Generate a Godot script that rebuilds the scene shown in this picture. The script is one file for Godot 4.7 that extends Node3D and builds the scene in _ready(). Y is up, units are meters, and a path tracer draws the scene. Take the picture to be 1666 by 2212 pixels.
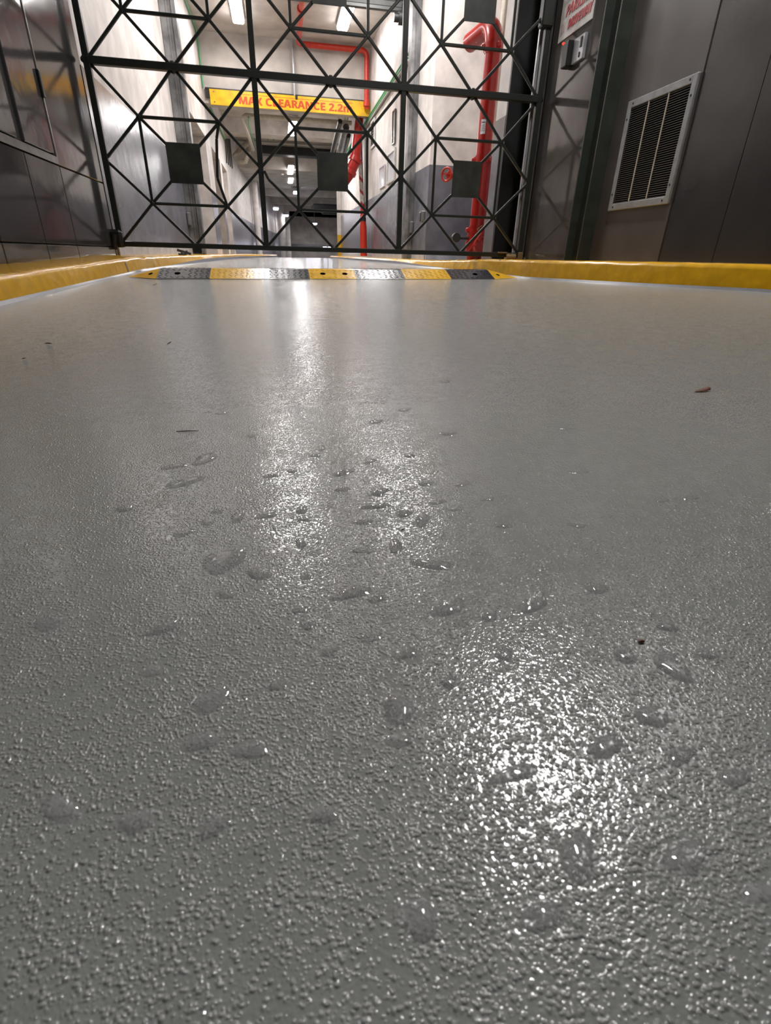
extends Node3D
# Car park entry seen from ankle height. All layout below is in metres relative to the lens (y = 0 at lens height); H lifts it so that the driveway lies near y = 0.
const H := 0.18
const F := 1081.2
const XL := -1.31     # left wall plane
const XF := 2.30      # right wall plane before the gate
const XR := 2.22      # right wall plane inside
const GZ := -5.0      # gate plane
const DADO := 1.18
const CEIL := 3.93

var cam_right: Vector3
var cam_up: Vector3
var cam_fwd: Vector3
var origin := {}
var used := {}
var M := {}
var rng := RandomNumberGenerator.new()

# ------------------------------------------------------------------ geometry collector
class MB:
	var v := PackedVector3Array()
	var n := PackedVector3Array()
	var uv := PackedVector2Array()
	var idx := PackedInt32Array()
	func tri(a: Vector3, b: Vector3, c: Vector3) -> void:   # counter-clockwise seen from outside
		var nn := (b - a).cross(c - a).normalized()
		var k := v.size()
		for p in [a, b, c]:
			v.append(p); n.append(nn); uv.append(Vector2(p.x + p.y, p.z - p.y))
		idx.append_array(PackedInt32Array([k, k + 2, k + 1]))
	func quad(a: Vector3, b: Vector3, c: Vector3, d: Vector3) -> void:
		var nn := (c - a).cross(d - b).normalized()
		var k := v.size()
		for p in [a, b, c, d]:
			v.append(p); n.append(nn)
		uv.append(Vector2(0, 0)); uv.append(Vector2(1, 0)); uv.append(Vector2(1, 1)); uv.append(Vector2(0, 1))
		idx.append_array(PackedInt32Array([k, k + 2, k + 1, k, k + 3, k + 2]))
	func box(c: Vector3, s: Vector3, b := Basis()) -> void:
		var p := []
		for i in 8:
			p.append(c + b * Vector3((0.5 if i & 1 else -0.5) * s.x, (0.5 if i & 2 else -0.5) * s.y, (0.5 if i & 4 else -0.5) * s.z))
		quad(p[4], p[5], p[7], p[6]); quad(p[1], p[0], p[2], p[3]); quad(p[5], p[1], p[3], p[7])
		quad(p[0], p[4], p[6], p[2]); quad(p[6], p[7], p[3], p[2]); quad(p[0], p[1], p[5], p[4])
	func span(lo: Vector3, hi: Vector3) -> void:
		box((lo + hi) / 2, (hi - lo).abs())
	func cbox(c: Vector3, s: Vector3, e: float, b := Basis()) -> void:   # box with chamfered edges
		var h := s / 2
		e = minf(e, minf(h.x, minf(h.y, h.z)) * 0.9)
		var P := func(sx, sy, sz, ax): # corner point lying on face of axis ax
			var q := Vector3(sx * h.x, sy * h.y, sz * h.z)
			if ax != 0: q.x -= sx * e
			if ax != 1: q.y -= sy * e
			if ax != 2: q.z -= sz * e
			return c + b * q
		for s1 in [-1, 1]:
			var f := [P.call(s1, -1, -1, 0), P.call(s1, 1, -1, 0), P.call(s1, 1, 1, 0), P.call(s1, -1, 1, 0)]
			if s1 < 0: f.reverse()
			quad(f[0], f[1], f[2], f[3])
			f = [P.call(-1, s1, -1, 1), P.call(-1, s1, 1, 1), P.call(1, s1, 1, 1), P.call(1, s1, -1, 1)]
			if s1 < 0: f.reverse()
			quad(f[0], f[1], f[2], f[3])
			f = [P.call(-1, -1, s1, 2), P.call(1, -1, s1, 2), P.call(1, 1, s1, 2), P.call(-1, 1, s1, 2)]
			if s1 < 0: f.reverse()
			quad(f[0], f[1], f[2], f[3])
		for s1 in [-1, 1]:
			for s2 in [-1, 1]:
				_edge(P.call(s1, s2, -1, 0), P.call(s1, s2, 1, 0), P.call(s1, s2, 1, 1), P.call(s1, s2, -1, 1), b * Vector3(s1, s2, 0))
				_edge(P.call(s1, -1, s2, 0), P.call(s1, 1, s2, 0), P.call(s1, 1, s2, 2), P.call(s1, -1, s2, 2), b * Vector3(s1, 0, s2))
				_edge(P.call(-1, s1, s2, 1), P.call(1, s1, s2, 1), P.call(1, s1, s2, 2), P.call(-1, s1, s2, 2), b * Vector3(0, s1, s2))
				for s3 in [-1, 1]:
					var t := [P.call(s1, s2, s3, 0), P.call(s1, s2, s3, 1), P.call(s1, s2, s3, 2)]
					var o: Vector3 = b * Vector3(s1, s2, s3)
					if (t[1] - t[0]).cross(t[2] - t[0]).dot(o) < 0: t.reverse()
					tri(t[0], t[1], t[2])
	func _edge(p: Vector3, q: Vector3, r: Vector3, s: Vector3, out: Vector3) -> void:
		if (r - p).cross(s - q).dot(out) < 0: quad(s, r, q, p)
		else: quad(p, q, r, s)
	func bar(a: Vector3, b: Vector3, w: float, t: float, side := Vector3(0, 0, 1)) -> void:   # w across, t along side
		var y := (b - a).normalized()
		var z := (side - y * side.dot(y)).normalized()
		box((a + b) / 2, Vector3(w, (b - a).length(), t), Basis(y.cross(z), y, z))
	func tube(pts: Array, r, seg := 12, cap := true) -> void:   # r: number, or one radius per point
		var rings := []
		var prev := Vector3.ZERO
		for k in pts.size():
			var d: Vector3 = (pts[mini(k + 1, pts.size() - 1)] - pts[maxi(k - 1, 0)]).normalized()
			var x := prev
			if k == 0:
				x = d.cross(Vector3.UP if absf(d.y) < 0.9 else Vector3.RIGHT)
			x = (x - d * x.dot(d)).normalized()
			prev = x
			var y := d.cross(x)
			var rr: float = r[k] if r is Array else r
			var base := v.size()
			for j in seg + 1:
				var a := TAU * j / seg
				var o := x * cos(a) + y * sin(a)
				v.append(pts[k] + o * rr); n.append(o); uv.append(Vector2(float(j) / seg, k))
			rings.append(base)
		for k in pts.size() - 1:
			for j in seg:
				var a: int = rings[k] + j
				var b: int = rings[k + 1] + j
				idx.append_array(PackedInt32Array([a, b + 1, a + 1, a, b, b + 1]))
		if cap:
			for e in [0, pts.size() - 1]:
				var d: Vector3 = (pts[e] - pts[1 if e == 0 else e - 1]).normalized()
				var k := v.size()
				v.append(pts[e]); n.append(d); uv.append(Vector2(0.5, 0.5))
				for j in seg + 1:
					v.append(v[rings[0 if e == 0 else pts.size() - 1] + j]); n.append(d); uv.append(Vector2.ZERO)
				for j in seg:
					idx.append_array(PackedInt32Array([k, k + 1 + j, k + 2 + j] if e == 0 else [k, k + 2 + j, k + 1 + j]))
	func cyl(a: Vector3, b: Vector3, r: float, seg := 16) -> void:
		tube([a, b], r, seg)
	func grid(rows: Array, uvs = null) -> void:   # rows of equal length; smooth normals; outside is (next in row) x (next row)
		var w: int = rows[0].size()
		var hh := rows.size()
		var k := v.size()
		for j in hh:
			for i in w:
				var du: Vector3 = rows[j][mini(i + 1, w - 1)] - rows[j][maxi(i - 1, 0)]
				var dv: Vector3 = rows[mini(j + 1, hh - 1)][i] - rows[maxi(j - 1, 0)][i]
				v.append(rows[j][i]); n.append(du.cross(dv).normalized())
				uv.append(uvs[j][i] if uvs != null else Vector2(float(i) / w, float(j) / hh))
		for j in hh - 1:
			for i in w - 1:
				var a := k + j * w + i
				idx.append_array(PackedInt32Array([a, a + w + 1, a + 1, a, a + w, a + w + 1]))
	func mesh(o := Vector3.ZERO) -> ArrayMesh:
		var arr := []
		arr.resize(Mesh.ARRAY_MAX)
		var vv := v
		if o != Vector3.ZERO:
			vv = v.duplicate()
			for i in vv.size(): vv[i] -= o
		arr[Mesh.ARRAY_VERTEX] = vv; arr[Mesh.ARRAY_NORMAL] = n; arr[Mesh.ARRAY_TEX_UV] = uv; arr[Mesh.ARRAY_INDEX] = idx
		var m := ArrayMesh.new()
		m.add_surface_from_arrays(Mesh.PRIMITIVE_TRIANGLES, arr)
		return m

# ------------------------------------------------------------------ scene helpers
func numbered(called: String) -> String:
	var k: int = used.get(called, 0)
	used[called] = k + 1
	return called if k == 0 else "%s_%03d" % [called, k]

func metas(o: Node, label: String, category: String, group := "", kind := "") -> void:
	if label: o.set_meta("label", label)
	if category: o.set_meta("category", category)
	if group: o.set_meta("group", group)
	if kind: o.set_meta("kind", kind)

func thing(called: String, label: String, category: String, o: Vector3, group := "", kind := "") -> Node3D:
	var t := Node3D.new()
	t.name = numbered(called)
	t.position = o + Vector3(0, H, 0)
	add_child(t)
	origin[t] = o
	metas(t, label, category, group, kind)
	return t

func part(t: Node3D, called: String, mb, mat: Material, label := "", kind := "") -> MeshInstance3D:
	var m := MeshInstance3D.new()
	m.name = called
	m.mesh = mb.mesh() if mb is MB else mb
	m.material_override = mat
	m.position = -origin[t]
	t.add_child(m, true)
	origin[m] = Vector3.ZERO
	if label: m.set_meta("label", label)
	if kind: m.set_meta("kind", kind)
	return m

func solo(called: String, label: String, category: String, mb: MB, mat: Material, o: Vector3, group := "", kind := "") -> MeshInstance3D:
	var m := MeshInstance3D.new()
	m.name = numbered(called)
	m.mesh = mb.mesh(o)
	m.material_override = mat
	m.position = o + Vector3(0, H, 0)
	add_child(m)
	origin[m] = o
	metas(m, label, category, group, kind)
	return m

func structure(called: String, label: String, mb, mat: Material) -> MeshInstance3D:
	var m := MeshInstance3D.new()
	m.name = numbered(called)
	m.mesh = mb.mesh()
	m.material_override = mat
	m.position = Vector3(0, H, 0)
	add_child(m)
	origin[m] = Vector3.ZERO
	metas(m, label, "", "", "structure")
	return m

# a pixel of the photograph as a direction, met with the surface that the thing touches
func ray(px: float, py: float) -> Vector3:
	return cam_right * ((px - 833.0) / F) - cam_up * ((py - 1106.0) / F) + cam_fwd
func on_x(px: float, py: float, x: float) -> Vector3:
	var d := ray(px, py)
	return d * (x / d.x)
func on_z(px: float, py: float, z: float) -> Vector3:
	var d := ray(px, py)
	return d * (z / d.z)
func on_floor(px: float, py: float) -> Vector3:
	var d := ray(px, py)
	var k := -0.18 / d.y
	for i in 40:
		var p := d * k
		k = 0.5 * k + 0.5 * floor_y(p.x, p.z) / d.y
	return d * k

# the driveway is slightly warped: it rises on the left and stays level on the right
func floor_left(d: float) -> float:
	if d < 2.18: return -0.193 - 0.010 * (2.18 - d)
	if d < 4.46: return -0.193 + 0.0224 * (d - 2.18)
	if d < 6.4: return -0.142 + 0.005 * (d - 4.46) / 1.94
	return -0.137
func floor_right(d: float) -> float:
	if d < 2.0: return -0.102 - 0.010 * (2.0 - d)
	if d < 3.8: return -0.102 - 0.010 * (d - 2.0)
	if d < 8.0: return -0.12 + 0.0165 * (d - 3.8) / 4.2
	return -0.1035
func floor_y(x: float, z: float) -> float:
	var y := lerpf(floor_left(-z), floor_right(-z), (x + 1.0) / 2.8)
	if z < -19.6: y -= 0.12 * (-z - 19.6)
	return y

# ------------------------------------------------------------------ materials
func noise_tex(freq: float, lo: float, hi: float, size := 512, type := FastNoiseLite.TYPE_SIMPLEX_SMOOTH, oct := 5, sd := 1) -> ImageTexture:
	var f := FastNoiseLite.new()
	f.noise_type = type; f.frequency = freq; f.fractal_octaves = oct; f.seed = sd
	var im := f.get_seamless_image(size, size)
	im.convert(Image.FORMAT_RF)
	var data := im.get_data().to_float32_array()
	for i in data.size(): data[i] = lo + (hi - lo) * data[i]
	return ImageTexture.create_from_image(Image.create_from_data(size, size, false, Image.FORMAT_RF, data.to_byte_array()))

func grey_rgb(t: ImageTexture) -> ImageTexture:
	var im := t.get_image()
	im.convert(Image.FORMAT_L8)
	im.convert(Image.FORMAT_RGB8)
	return ImageTexture.create_from_image(im)

func bump_tex(freq: float, strength: float, size := 512, oct := 4, sd := 3) -> ImageTexture:
	var im := noise_tex(freq, 0.0, 1.0, size, FastNoiseLite.TYPE_SIMPLEX_SMOOTH, oct, sd).get_image()
	im.bump_map_to_normal_map(strength)
	return ImageTexture.create_from_image(im)

func mat(called: String, c: Color, rough: float, metal := 0.0, tex: Texture2D = null, scale := 1.0, bump: Texture2D = null, bs := 1.0) -> StandardMaterial3D:
	var m := StandardMaterial3D.new()
	m.resource_name = called
	m.albedo_color = c
	m.roughness = rough
	m.metallic = metal
	if tex or bump:
		m.uv1_triplanar = true
		m.uv1_world_triplanar = true
		m.uv1_scale = Vector3.ONE * scale
	if tex: m.albedo_texture = tex
	if bump:
		m.normal_enabled = true
		m.normal_texture = bump
		m.normal_scale = bs
	M[called] = m
	return m

func glow(called: String, c: Color, e: float) -> StandardMaterial3D:
	var m := mat(called, c, 0.4)
	m.emission_enabled = true
	m.emission = c
	m.emission_energy_multiplier = e
	return m

# anti-slip epoxy: rounded grains of quartz under a gloss coat, 0.35 m tile
func floor_material() -> void:
	const N := 2048
	var hgt := PackedFloat32Array()
	hgt.resize(N * N)
	var peel := FastNoiseLite.new()   # orange peel of the coat
	peel.frequency = 0.06; peel.fractal_octaves = 2; peel.seed = 5
	var li := peel.get_seamless_image(N, N)
	li.convert(Image.FORMAT_RF)
	var ld := li.get_data().to_float32_array()
	var clump := FastNoiseLite.new()
	clump.frequency = 0.03; clump.seed = 11; clump.fractal_octaves = 3
	var ci := clump.get_seamless_image(256, 256)
	ci.convert(Image.FORMAT_RF)
	var cd := ci.get_data().to_float32_array()
	rng.seed = 77
	for k in 90000:
		var cx := rng.randf() * N
		var cy := rng.randf() * N
		if rng.randf() > 0.25 + 1.1 * cd[(int(cy) >> 3) * 256 + (int(cx) >> 3)]: continue
		var r := 1.9 + 3.9 * pow(rng.randf(), 2.2)
		var hh := r * (0.42 + 0.45 * rng.randf())
		var ri := int(ceil(r))
		var sk := rng.randf_range(0.75, 1.3)
		var x0 := int(cx)
		var y0 := int(cy)
		for dy in range(-ri, ri + 1):
			var row := ((y0 + dy) & (N - 1)) * N
			var yy := (y0 + dy + 0.5 - cy) * sk
			for dx in range(-ri, ri + 1):
				var xx := (x0 + dx + 0.5 - cx) / sk
				var q := (xx * xx + yy * yy) / (r * r)
				if q < 1.0:
					var at := row + ((x0 + dx) & (N - 1))
					var val := hh * (1.0 - q) * (1.0 - 0.35 * q)
					if val > hgt[at]: hgt[at] = val
	var im := Image.create_from_data(N, N, false, Image.FORMAT_RF, hgt.to_byte_array())
	var soft := im.duplicate()
	soft.resize(N / 2, N / 2, Image.INTERPOLATE_BILINEAR)
	soft.resize(N, N, Image.INTERPOLATE_CUBIC)
	var sd: PackedFloat32Array = soft.get_data().to_float32_array()
	for i in sd.size(): sd[i] += 1.0 * ld[i]
	var nm := Image.create_from_data(N, N, false, Image.FORMAT_RF, sd.to_byte_array())
	nm.bump_map_to_normal_map(1.0)
	var m := mat("epoxy_floor", Color(0.59, 0.602, 0.59), 0.11)
	m.normal_enabled = true
	m.normal_texture = ImageTexture.create_from_image(nm)
	m.normal_scale = 0.85
	m.metallic_specular = 0.6
	m.uv1_scale = Vector3(1.0 / 0.35, 1.0 / 0.35, 1)
	m.albedo_texture = grey_rgb(noise_tex(0.03, 0.95, 1.0, 512, FastNoiseLite.TYPE_SIMPLEX_SMOOTH, 6, 21))

func make_materials() -> void:
	var blotch := grey_rgb(noise_tex(0.010, 0.80, 1.0, 512, FastNoiseLite.TYPE_SIMPLEX_SMOOTH, 5, 2))
	var stain := grey_rgb(noise_tex(0.006, 0.55, 1.05, 512, FastNoiseLite.TYPE_SIMPLEX_SMOOTH, 6, 9))
	var fine := bump_tex(0.05, 3.0, 512, 4, 3)
	var wavy := bump_tex(0.012, 6.0, 512, 3, 4)
	mat("white_wall", Color(0.86, 0.83, 0.81), 0.55, 0, blotch, 0.45, fine, 0.10)
	mat("dado", Color(0.43, 0.43, 0.465), 0.25, 0, blotch, 0.6, wavy, 0.07)
	mat("plinth", Color(0.72, 0.73, 0.76), 0.4, 0, blotch, 0.8)
	mat("ceiling", Color(0.80, 0.77, 0.74), 0.8, 0, blotch, 0.3)
	mat("dark_panel", Color(0.22, 0.215, 0.215), 0.12, 0, blotch, 0.5, wavy, 0.03)
	mat("mid_panel", Color(0.33, 0.32, 0.315), 0.07, 0, blotch, 0.5, wavy, 0.02)
	mat("flat_panel", Color(0.33, 0.315, 0.31), 0.3, 0, blotch, 0.5)
	mat("flat_dark", Color(0.20, 0.20, 0.20), 0.22, 0, blotch, 0.4, wavy, 0.04)
	mat("backing", Color(0.06, 0.06, 0.06), 0.8)
	mat("door_leaf", Color(0.29, 0.285, 0.29), 0.1, 0, blotch, 0.7, wavy, 0.04)
	mat("door_frame", Color(0.42, 0.41, 0.40), 0.25, 0, blotch, 1.0)
	mat("yellow", Color(0.87, 0.66, 0.10), 0.2, 0, grey_rgb(noise_tex(0.02, 0.84, 1.0, 512, FastNoiseLite.TYPE_SIMPLEX_SMOOTH, 5, 8)), 1.2, wavy, 0.2)
	mat("kerb_grey", Color(0.46, 0.47, 0.49), 0.3, 0, blotch, 1.5)
	mat("gate", Color(0.135, 0.15, 0.135), 0.38, 0, blotch, 2.0)
	mat("gate_plate", Color(0.19, 0.205, 0.185), 0.5, 0, stain, 1.5)
	mat("column_green", Color(0.20, 0.22, 0.20), 0.32, 0, blotch, 1.0)
	mat("black", Color(0.03, 0.03, 0.03), 0.5)
	var hole_shade := mat("hole_shade", Color(0.012, 0.012, 0.012), 0.95)  # sheenless near-black: the dark inside openings is put into the colour
	hole_shade.specular_mode = BaseMaterial3D.SPECULAR_DISABLED
	mat("galvanised", Color(0.52, 0.52, 0.52), 0.45, 0.6, stain, 0.9)
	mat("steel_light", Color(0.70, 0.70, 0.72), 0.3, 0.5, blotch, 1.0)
	mat("red_pipe", Color(0.68, 0.12, 0.09), 0.28, 0, blotch, 2.0)
	mat("orange_pipe", Color(0.80, 0.20, 0.11), 0.35, 0, blotch, 2.0)
	mat("sign_yellow", Color(0.95, 0.74, 0.02), 0.45, 0, blotch, 0.8)
	mat("sign_red", Color(0.72, 0.26, 0.05), 0.5)
	mat("sign_white", Color(0.80, 0.79, 0.77), 0.45, 0, blotch, 2.0)
	mat("letter_red", Color(0.60, 0.10, 0.12), 0.5)
	mat("letter_faded", Color(0.62, 0.56, 0.55), 0.5)
	mat("vent_white", Color(0.60, 0.61, 0.62), 0.4, 0, blotch, 2.0)
	mat("vent_slat", Color(0.24, 0.225, 0.21), 0.5)
	mat("conduit_green", Color(0.33, 0.62, 0.42), 0.4)
	mat("conduit_grey", Color(0.62, 0.62, 0.61), 0.4)
	mat("beige_pipe", Color(0.80, 0.77, 0.70), 0.35, 0, blotch, 2.0)
	mat("dark_service", Color(0.10, 0.10, 0.105), 0.45)
	mat("brass", Color(0.50, 0.42, 0.30), 0.45, 0.5)
	mat("paper", Color(0.86, 0.87, 0.90), 0.15)
	mat("hump_black", Color(0.20, 0.20, 0.215), 0.22, 0, blotch, 2.0, fine, 0.2)
	mat("hump_yellow", Color(0.93, 0.72, 0.08), 0.22, 0, blotch, 2.0, fine, 0.2)
	mat("leaf_brown", Color(0.42, 0.20, 0.09), 0.6)
	mat("twig", Color(0.10, 0.09, 0.08), 0.7)
	var w := mat("water", Color(1, 1, 1, 0.15), 0.0)
	w.transparency = BaseMaterial3D.TRANSPARENCY_ALPHA
	w.refraction_enabled = true
	w.refraction_scale = 0.033
	glow("tube_glow", Color(1.0, 0.98, 0.98), 13.0)
	glow("far_glow", Color(0.92, 0.92, 1.0), 9.0)
	glow("led_red", Color(1.0, 0.12, 0.08), 2.5)
	floor_material()

# ------------------------------------------------------------------ build
func _ready() -> void:
	rng.seed = 1
	setup_camera()
	setup_world()
	make_materials()
	build_lights()
	build_floor()
	build_front_walls()
	build_inside()
	build_far()
	build_kerbs()
	build_hump()
	build_gate()
	build_right_wall_things()
	build_corridor_things()
	build_droplets()

func setup_camera() -> void:
	var yaw := deg_to_rad(11.586)
	var pitch := deg_to_rad(27.062)
	var roll := deg_to_rad(1.541)
	cam_fwd = Vector3(sin(yaw) * cos(pitch), -sin(pitch), -cos(yaw) * cos(pitch))
	var r := Vector3(cos(yaw), 0, sin(yaw))
	var u := r.cross(cam_fwd)
	cam_right = r * cos(roll) + u * sin(roll)
	cam_up = -r * sin(roll) + u * cos(roll)
	var c := Camera3D.new()
	c.name = "camera"
	c.fov = rad_to_deg(2.0 * atan(1106.0 / F))
	c.near = 0.01
	c.far = 200.0
	var lens := CameraAttributesPhysical.new()   # small phone lens: about 1 mm of aperture
	lens.frustum_focal_length = 24.0 * F / 2212.0
	lens.frustum_near = 0.01
	lens.frustum_far = 200.0
	lens.frustum_focus_distance = 0.75
	lens.exposure_aperture = lens.frustum_focal_length / 1.0
	c.attributes = lens
	c.transform = Transform3D(Basis(cam_right, cam_up, -cam_fwd), Vector3(0, H, 0))
	add_child(c)
	c.current = true

func setup_world() -> void:
	var e := Environment.new()
	e.background_mode = Environment.BG_COLOR
	e.background_color = Color(0.10, 0.105, 0.115)
	e.tonemap_mode = Environment.TONE_MAPPER_LINEAR
	e.tonemap_exposure = 1.9
	e.sdfgi_enabled = true
	e.ssao_enabled = true
	e.ssil_enabled = true
	var w := WorldEnvironment.new()
	w.name = "night"
	w.environment = e
	add_child(w)

const TUBE := Color(1.0, 0.985, 0.98)
func batten(at: Vector3, length: float, energy: float, label: String, group: String, width := 0.2, along := Vector3(0, 0, 1), mat_name := "tube_glow") -> void:
	var t := thing("ceiling_light", label, "light", at, group)
	var side := Vector3.UP.cross(along).normalized()
	var b := Basis(side, Vector3.UP, side.cross(Vector3.UP))
	var m := MB.new()
	m.cbox(at + Vector3(0, 0.03, 0), Vector3(width + 0.03, 0.06, length), 0.008, b)
	part(t, "housing", m, M.plinth)
	m = MB.new()
	m.cbox(at + Vector3(0, -0.025, 0), Vector3(width, 0.05, length - 0.04), 0.018, b)
	part(t, "diffuser", m, M[mat_name])
	var l := AreaLight3D.new()
	l.name = "lamp"
	l.area_size = Vector2(width, length - 0.04)
	l.light_energy = energy
	l.light_color = TUBE
	l.shadow_enabled = true
	l.set("area_range", 40.0)
	l.basis = Basis(side, -b.z, Vector3.UP)
	l.position = Vector3(0, -0.06, 0)
	t.add_child(l)

func build_lights() -> void:
	batten(Vector3(-0.43, CEIL - 0.06, -12.3), 1.2, 2.6, "bright fluorescent batten on the ceiling before the yellow sign, over the left lane", "ceiling battens")
	batten(Vector3(1.50, CEIL - 0.06, -12.1), 1.2, 2.6, "bright fluorescent batten on the ceiling beside the bend of the red pipe", "ceiling battens")
	batten(Vector3(-0.25, CEIL - 0.06, -7.8), 1.2, 5.6, "fluorescent batten on the ceiling between gate and shutter, left row", "ceiling battens")
	batten(Vector3(1.62, CEIL - 0.06, -7.8), 1.2, 5.6, "fluorescent batten on the ceiling between gate and shutter, right row", "ceiling battens")
	batten(Vector3(1.65, CEIL - 0.06, -2.6), 1.2, 6.5, "fluorescent batten on the canopy ceiling outside the gate", "ceiling battens")
	batten(on_z(632, 273, -17.0), 2.0, 8.0, "fluorescent batten hung just beyond the yellow clearance sign", "ceiling battens")
	batten(on_z(628, 366, -23.0), 2.0, 4.0, "fluorescent batten under the white concrete beam, nearer of the pair", "ceiling battens")
	batten(on_z(628, 388, -26.0), 1.8, 3.5, "fluorescent batten under the white concrete beam, farther of the pair", "ceiling battens")

func build_floor() -> void:
	var rows := []
	var uvs := []
	var zs := []
	var z := 2.0
	while z > -19.7:
		zs.append(z)
		z -= 0.1 if z > -9 else 0.5
	for q in [-19.6, -20.6, -23.0, -27.0, -33.0, -40.0]: zs.append(q)
	for zz in zs:
		var row := []
		var ur := []
		for i in 31:
			var x := -1.32 + 3.7 * i / 30.0
			if zz < -23.5: x *= 1.0 + (-23.5 - zz) * 0.12
			row.append(Vector3(x, floor_y(x, zz), zz))
			ur.append(Vector2(x, zz))
		rows.append(row)
		uvs.append(ur)
	var m := MB.new()
	m.grid(rows, uvs)
	structure("floor", "wet grey anti-slip epoxy driveway floor", m, M.epoxy_floor)

# ---- walls outside the gate
func build_front_walls() -> void:
	var m := MB.new()
	m.span(Vector3(XL - 0.35, -0.3, GZ - 0.03), Vector3(XL - 0.016, CEIL + 0.3, 2.0))
	var wl := structure("wall_front_left", "dark glossy panelled wall left of the gate", m, M.backing)
	# cladding sheets with open joints, round the cupboard doors
	var zs := [1.9, 0.7, -0.5, -1.75, -3.06, -3.605, -4.115, GZ - 0.03]
	for k in zs.size() - 1:
		for r in [[-0.12, 0.013], [0.019, 0.455], [0.461, 2.05], [2.056, CEIL]]:
			if r[0] == 0.461 and zs[k + 1] > -4.2 and zs[k] <= -2.5: continue   # cupboard
			if r[0] > 0.3 and zs[k] == -3.06: continue
			m = MB.new()
			var g := 0.003
			m.cbox(Vector3(XL - 0.008, (r[0] + r[1]) / 2, (zs[k] + zs[k + 1]) / 2), Vector3(0.016, r[1] - r[0], zs[k] - zs[k + 1] - 2 * g), 0.003)
			part(wl, "panel", m, M.dark_panel)
	m = MB.new()
	m.span(Vector3(XL - 0.016, 2.056, -4.112), Vector3(XL, CEIL, -3.063))
	part(wl, "panel", m, M.dark_panel)
	m = MB.new()
	m.span(Vector3(XL - 0.016, 0.461, -3.057), Vector3(XL, 2.05, -2.6))
	part(wl, "panel", m, M.dark_panel)
	# the service cupboard: steel frame, two leaves, dark gap between them
	var c := thing("service_cupboard", "grey double-door service cupboard set in the dark left wall", "cupboard", Vector3(XL, 0.46, -3.6))
	m = MB.new()
	m.span(Vector3(XL - 0.05, 0.461, -4.112), Vector3(XL + 0.004, 0.50, -3.06))
	m.span(Vector3(XL - 0.05, 2.00, -4.112), Vector3(XL + 0.004, 2.05, -3.06))
	m.span(Vector3(XL - 0.05, 0.50, -4.112), Vector3(XL + 0.004, 2.0, -4.095))
	m.span(Vector3(XL - 0.05, 0.50, -3.10), Vector3(XL + 0.004, 2.0, -3.06))
	part(c, "frame", m, M.door_frame)
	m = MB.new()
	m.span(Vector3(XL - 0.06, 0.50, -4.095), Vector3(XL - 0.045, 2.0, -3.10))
	part(c, "recess", m, M.hole_shade)  # near-black sheet paints the shade seen between the leaves
	for s in [[-4.088, -3.665], [-3.575, -3.108]]:
		m = MB.new()
		m.cbox(Vector3(XL - 0.016, 1.254, (s[0] + s[1]) / 2), Vector3(0.03, 1.484, s[1] - s[0]), 0.004)
		part(c, "door", m, M.door_leaf)
	m = MB.new()
	m.cbox(Vector3(XL + 0.006, 0.856, -4.092), Vector3(0.02, 0.13, 0.03), 0.004)
	part(c, "hinge", m, M.black, "black hinge plate")
	# right wall
	m = MB.new()
	m.span(Vector3(XF + 0.016, -0.3, GZ - 0.05), Vector3(XF + 0.35, CEIL + 0.3, 2.0))
	var wr := structure("wall_front_right", "dark panelled wall right of the gate", m, M.backing)
	m = MB.new()
	m.cbox(Vector3(XF + 0.008, 1.9, (-4.2 + GZ) / 2), Vector3(0.016, 4.06, -4.2 - GZ), 0.002)
	part(wr, "panel", m, M.mid_panel)
	m = MB.new()
	m.cbox(Vector3(XF + 0.006, 1.9, (-3.07 - 4.2) / 2), Vector3(0.02, 4.06, 1.13), 0.002)
	part(wr, "panel", m, M.flat_panel)
	var zr := [-3.073, -2.636, -1.9, -0.9, 0.5, 1.9]
	for k in zr.size() - 1:
		for r in [[-0.13, 1.99], [1.992, CEIL]]:
			m = MB.new()
			m.cbox(Vector3(XF + 0.010, (r[0] + r[1]) / 2, (zr[k] + zr[k + 1]) / 2), Vector3(0.016, r[1] - r[0], zr[k + 1] - zr[k] - 0.003), 0.001)
			part(wr, "panel", m, M.flat_dark)
	# canopy ceiling outside
	m = MB.new()
	m.span(Vector3(XL - 0.35, CEIL, GZ), Vector3(XF + 0.35, CEIL + 0.3, 2.0))
	structure("ceiling_canopy", "canopy ceiling over the driveway outside the gate", m, M.ceiling)

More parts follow.
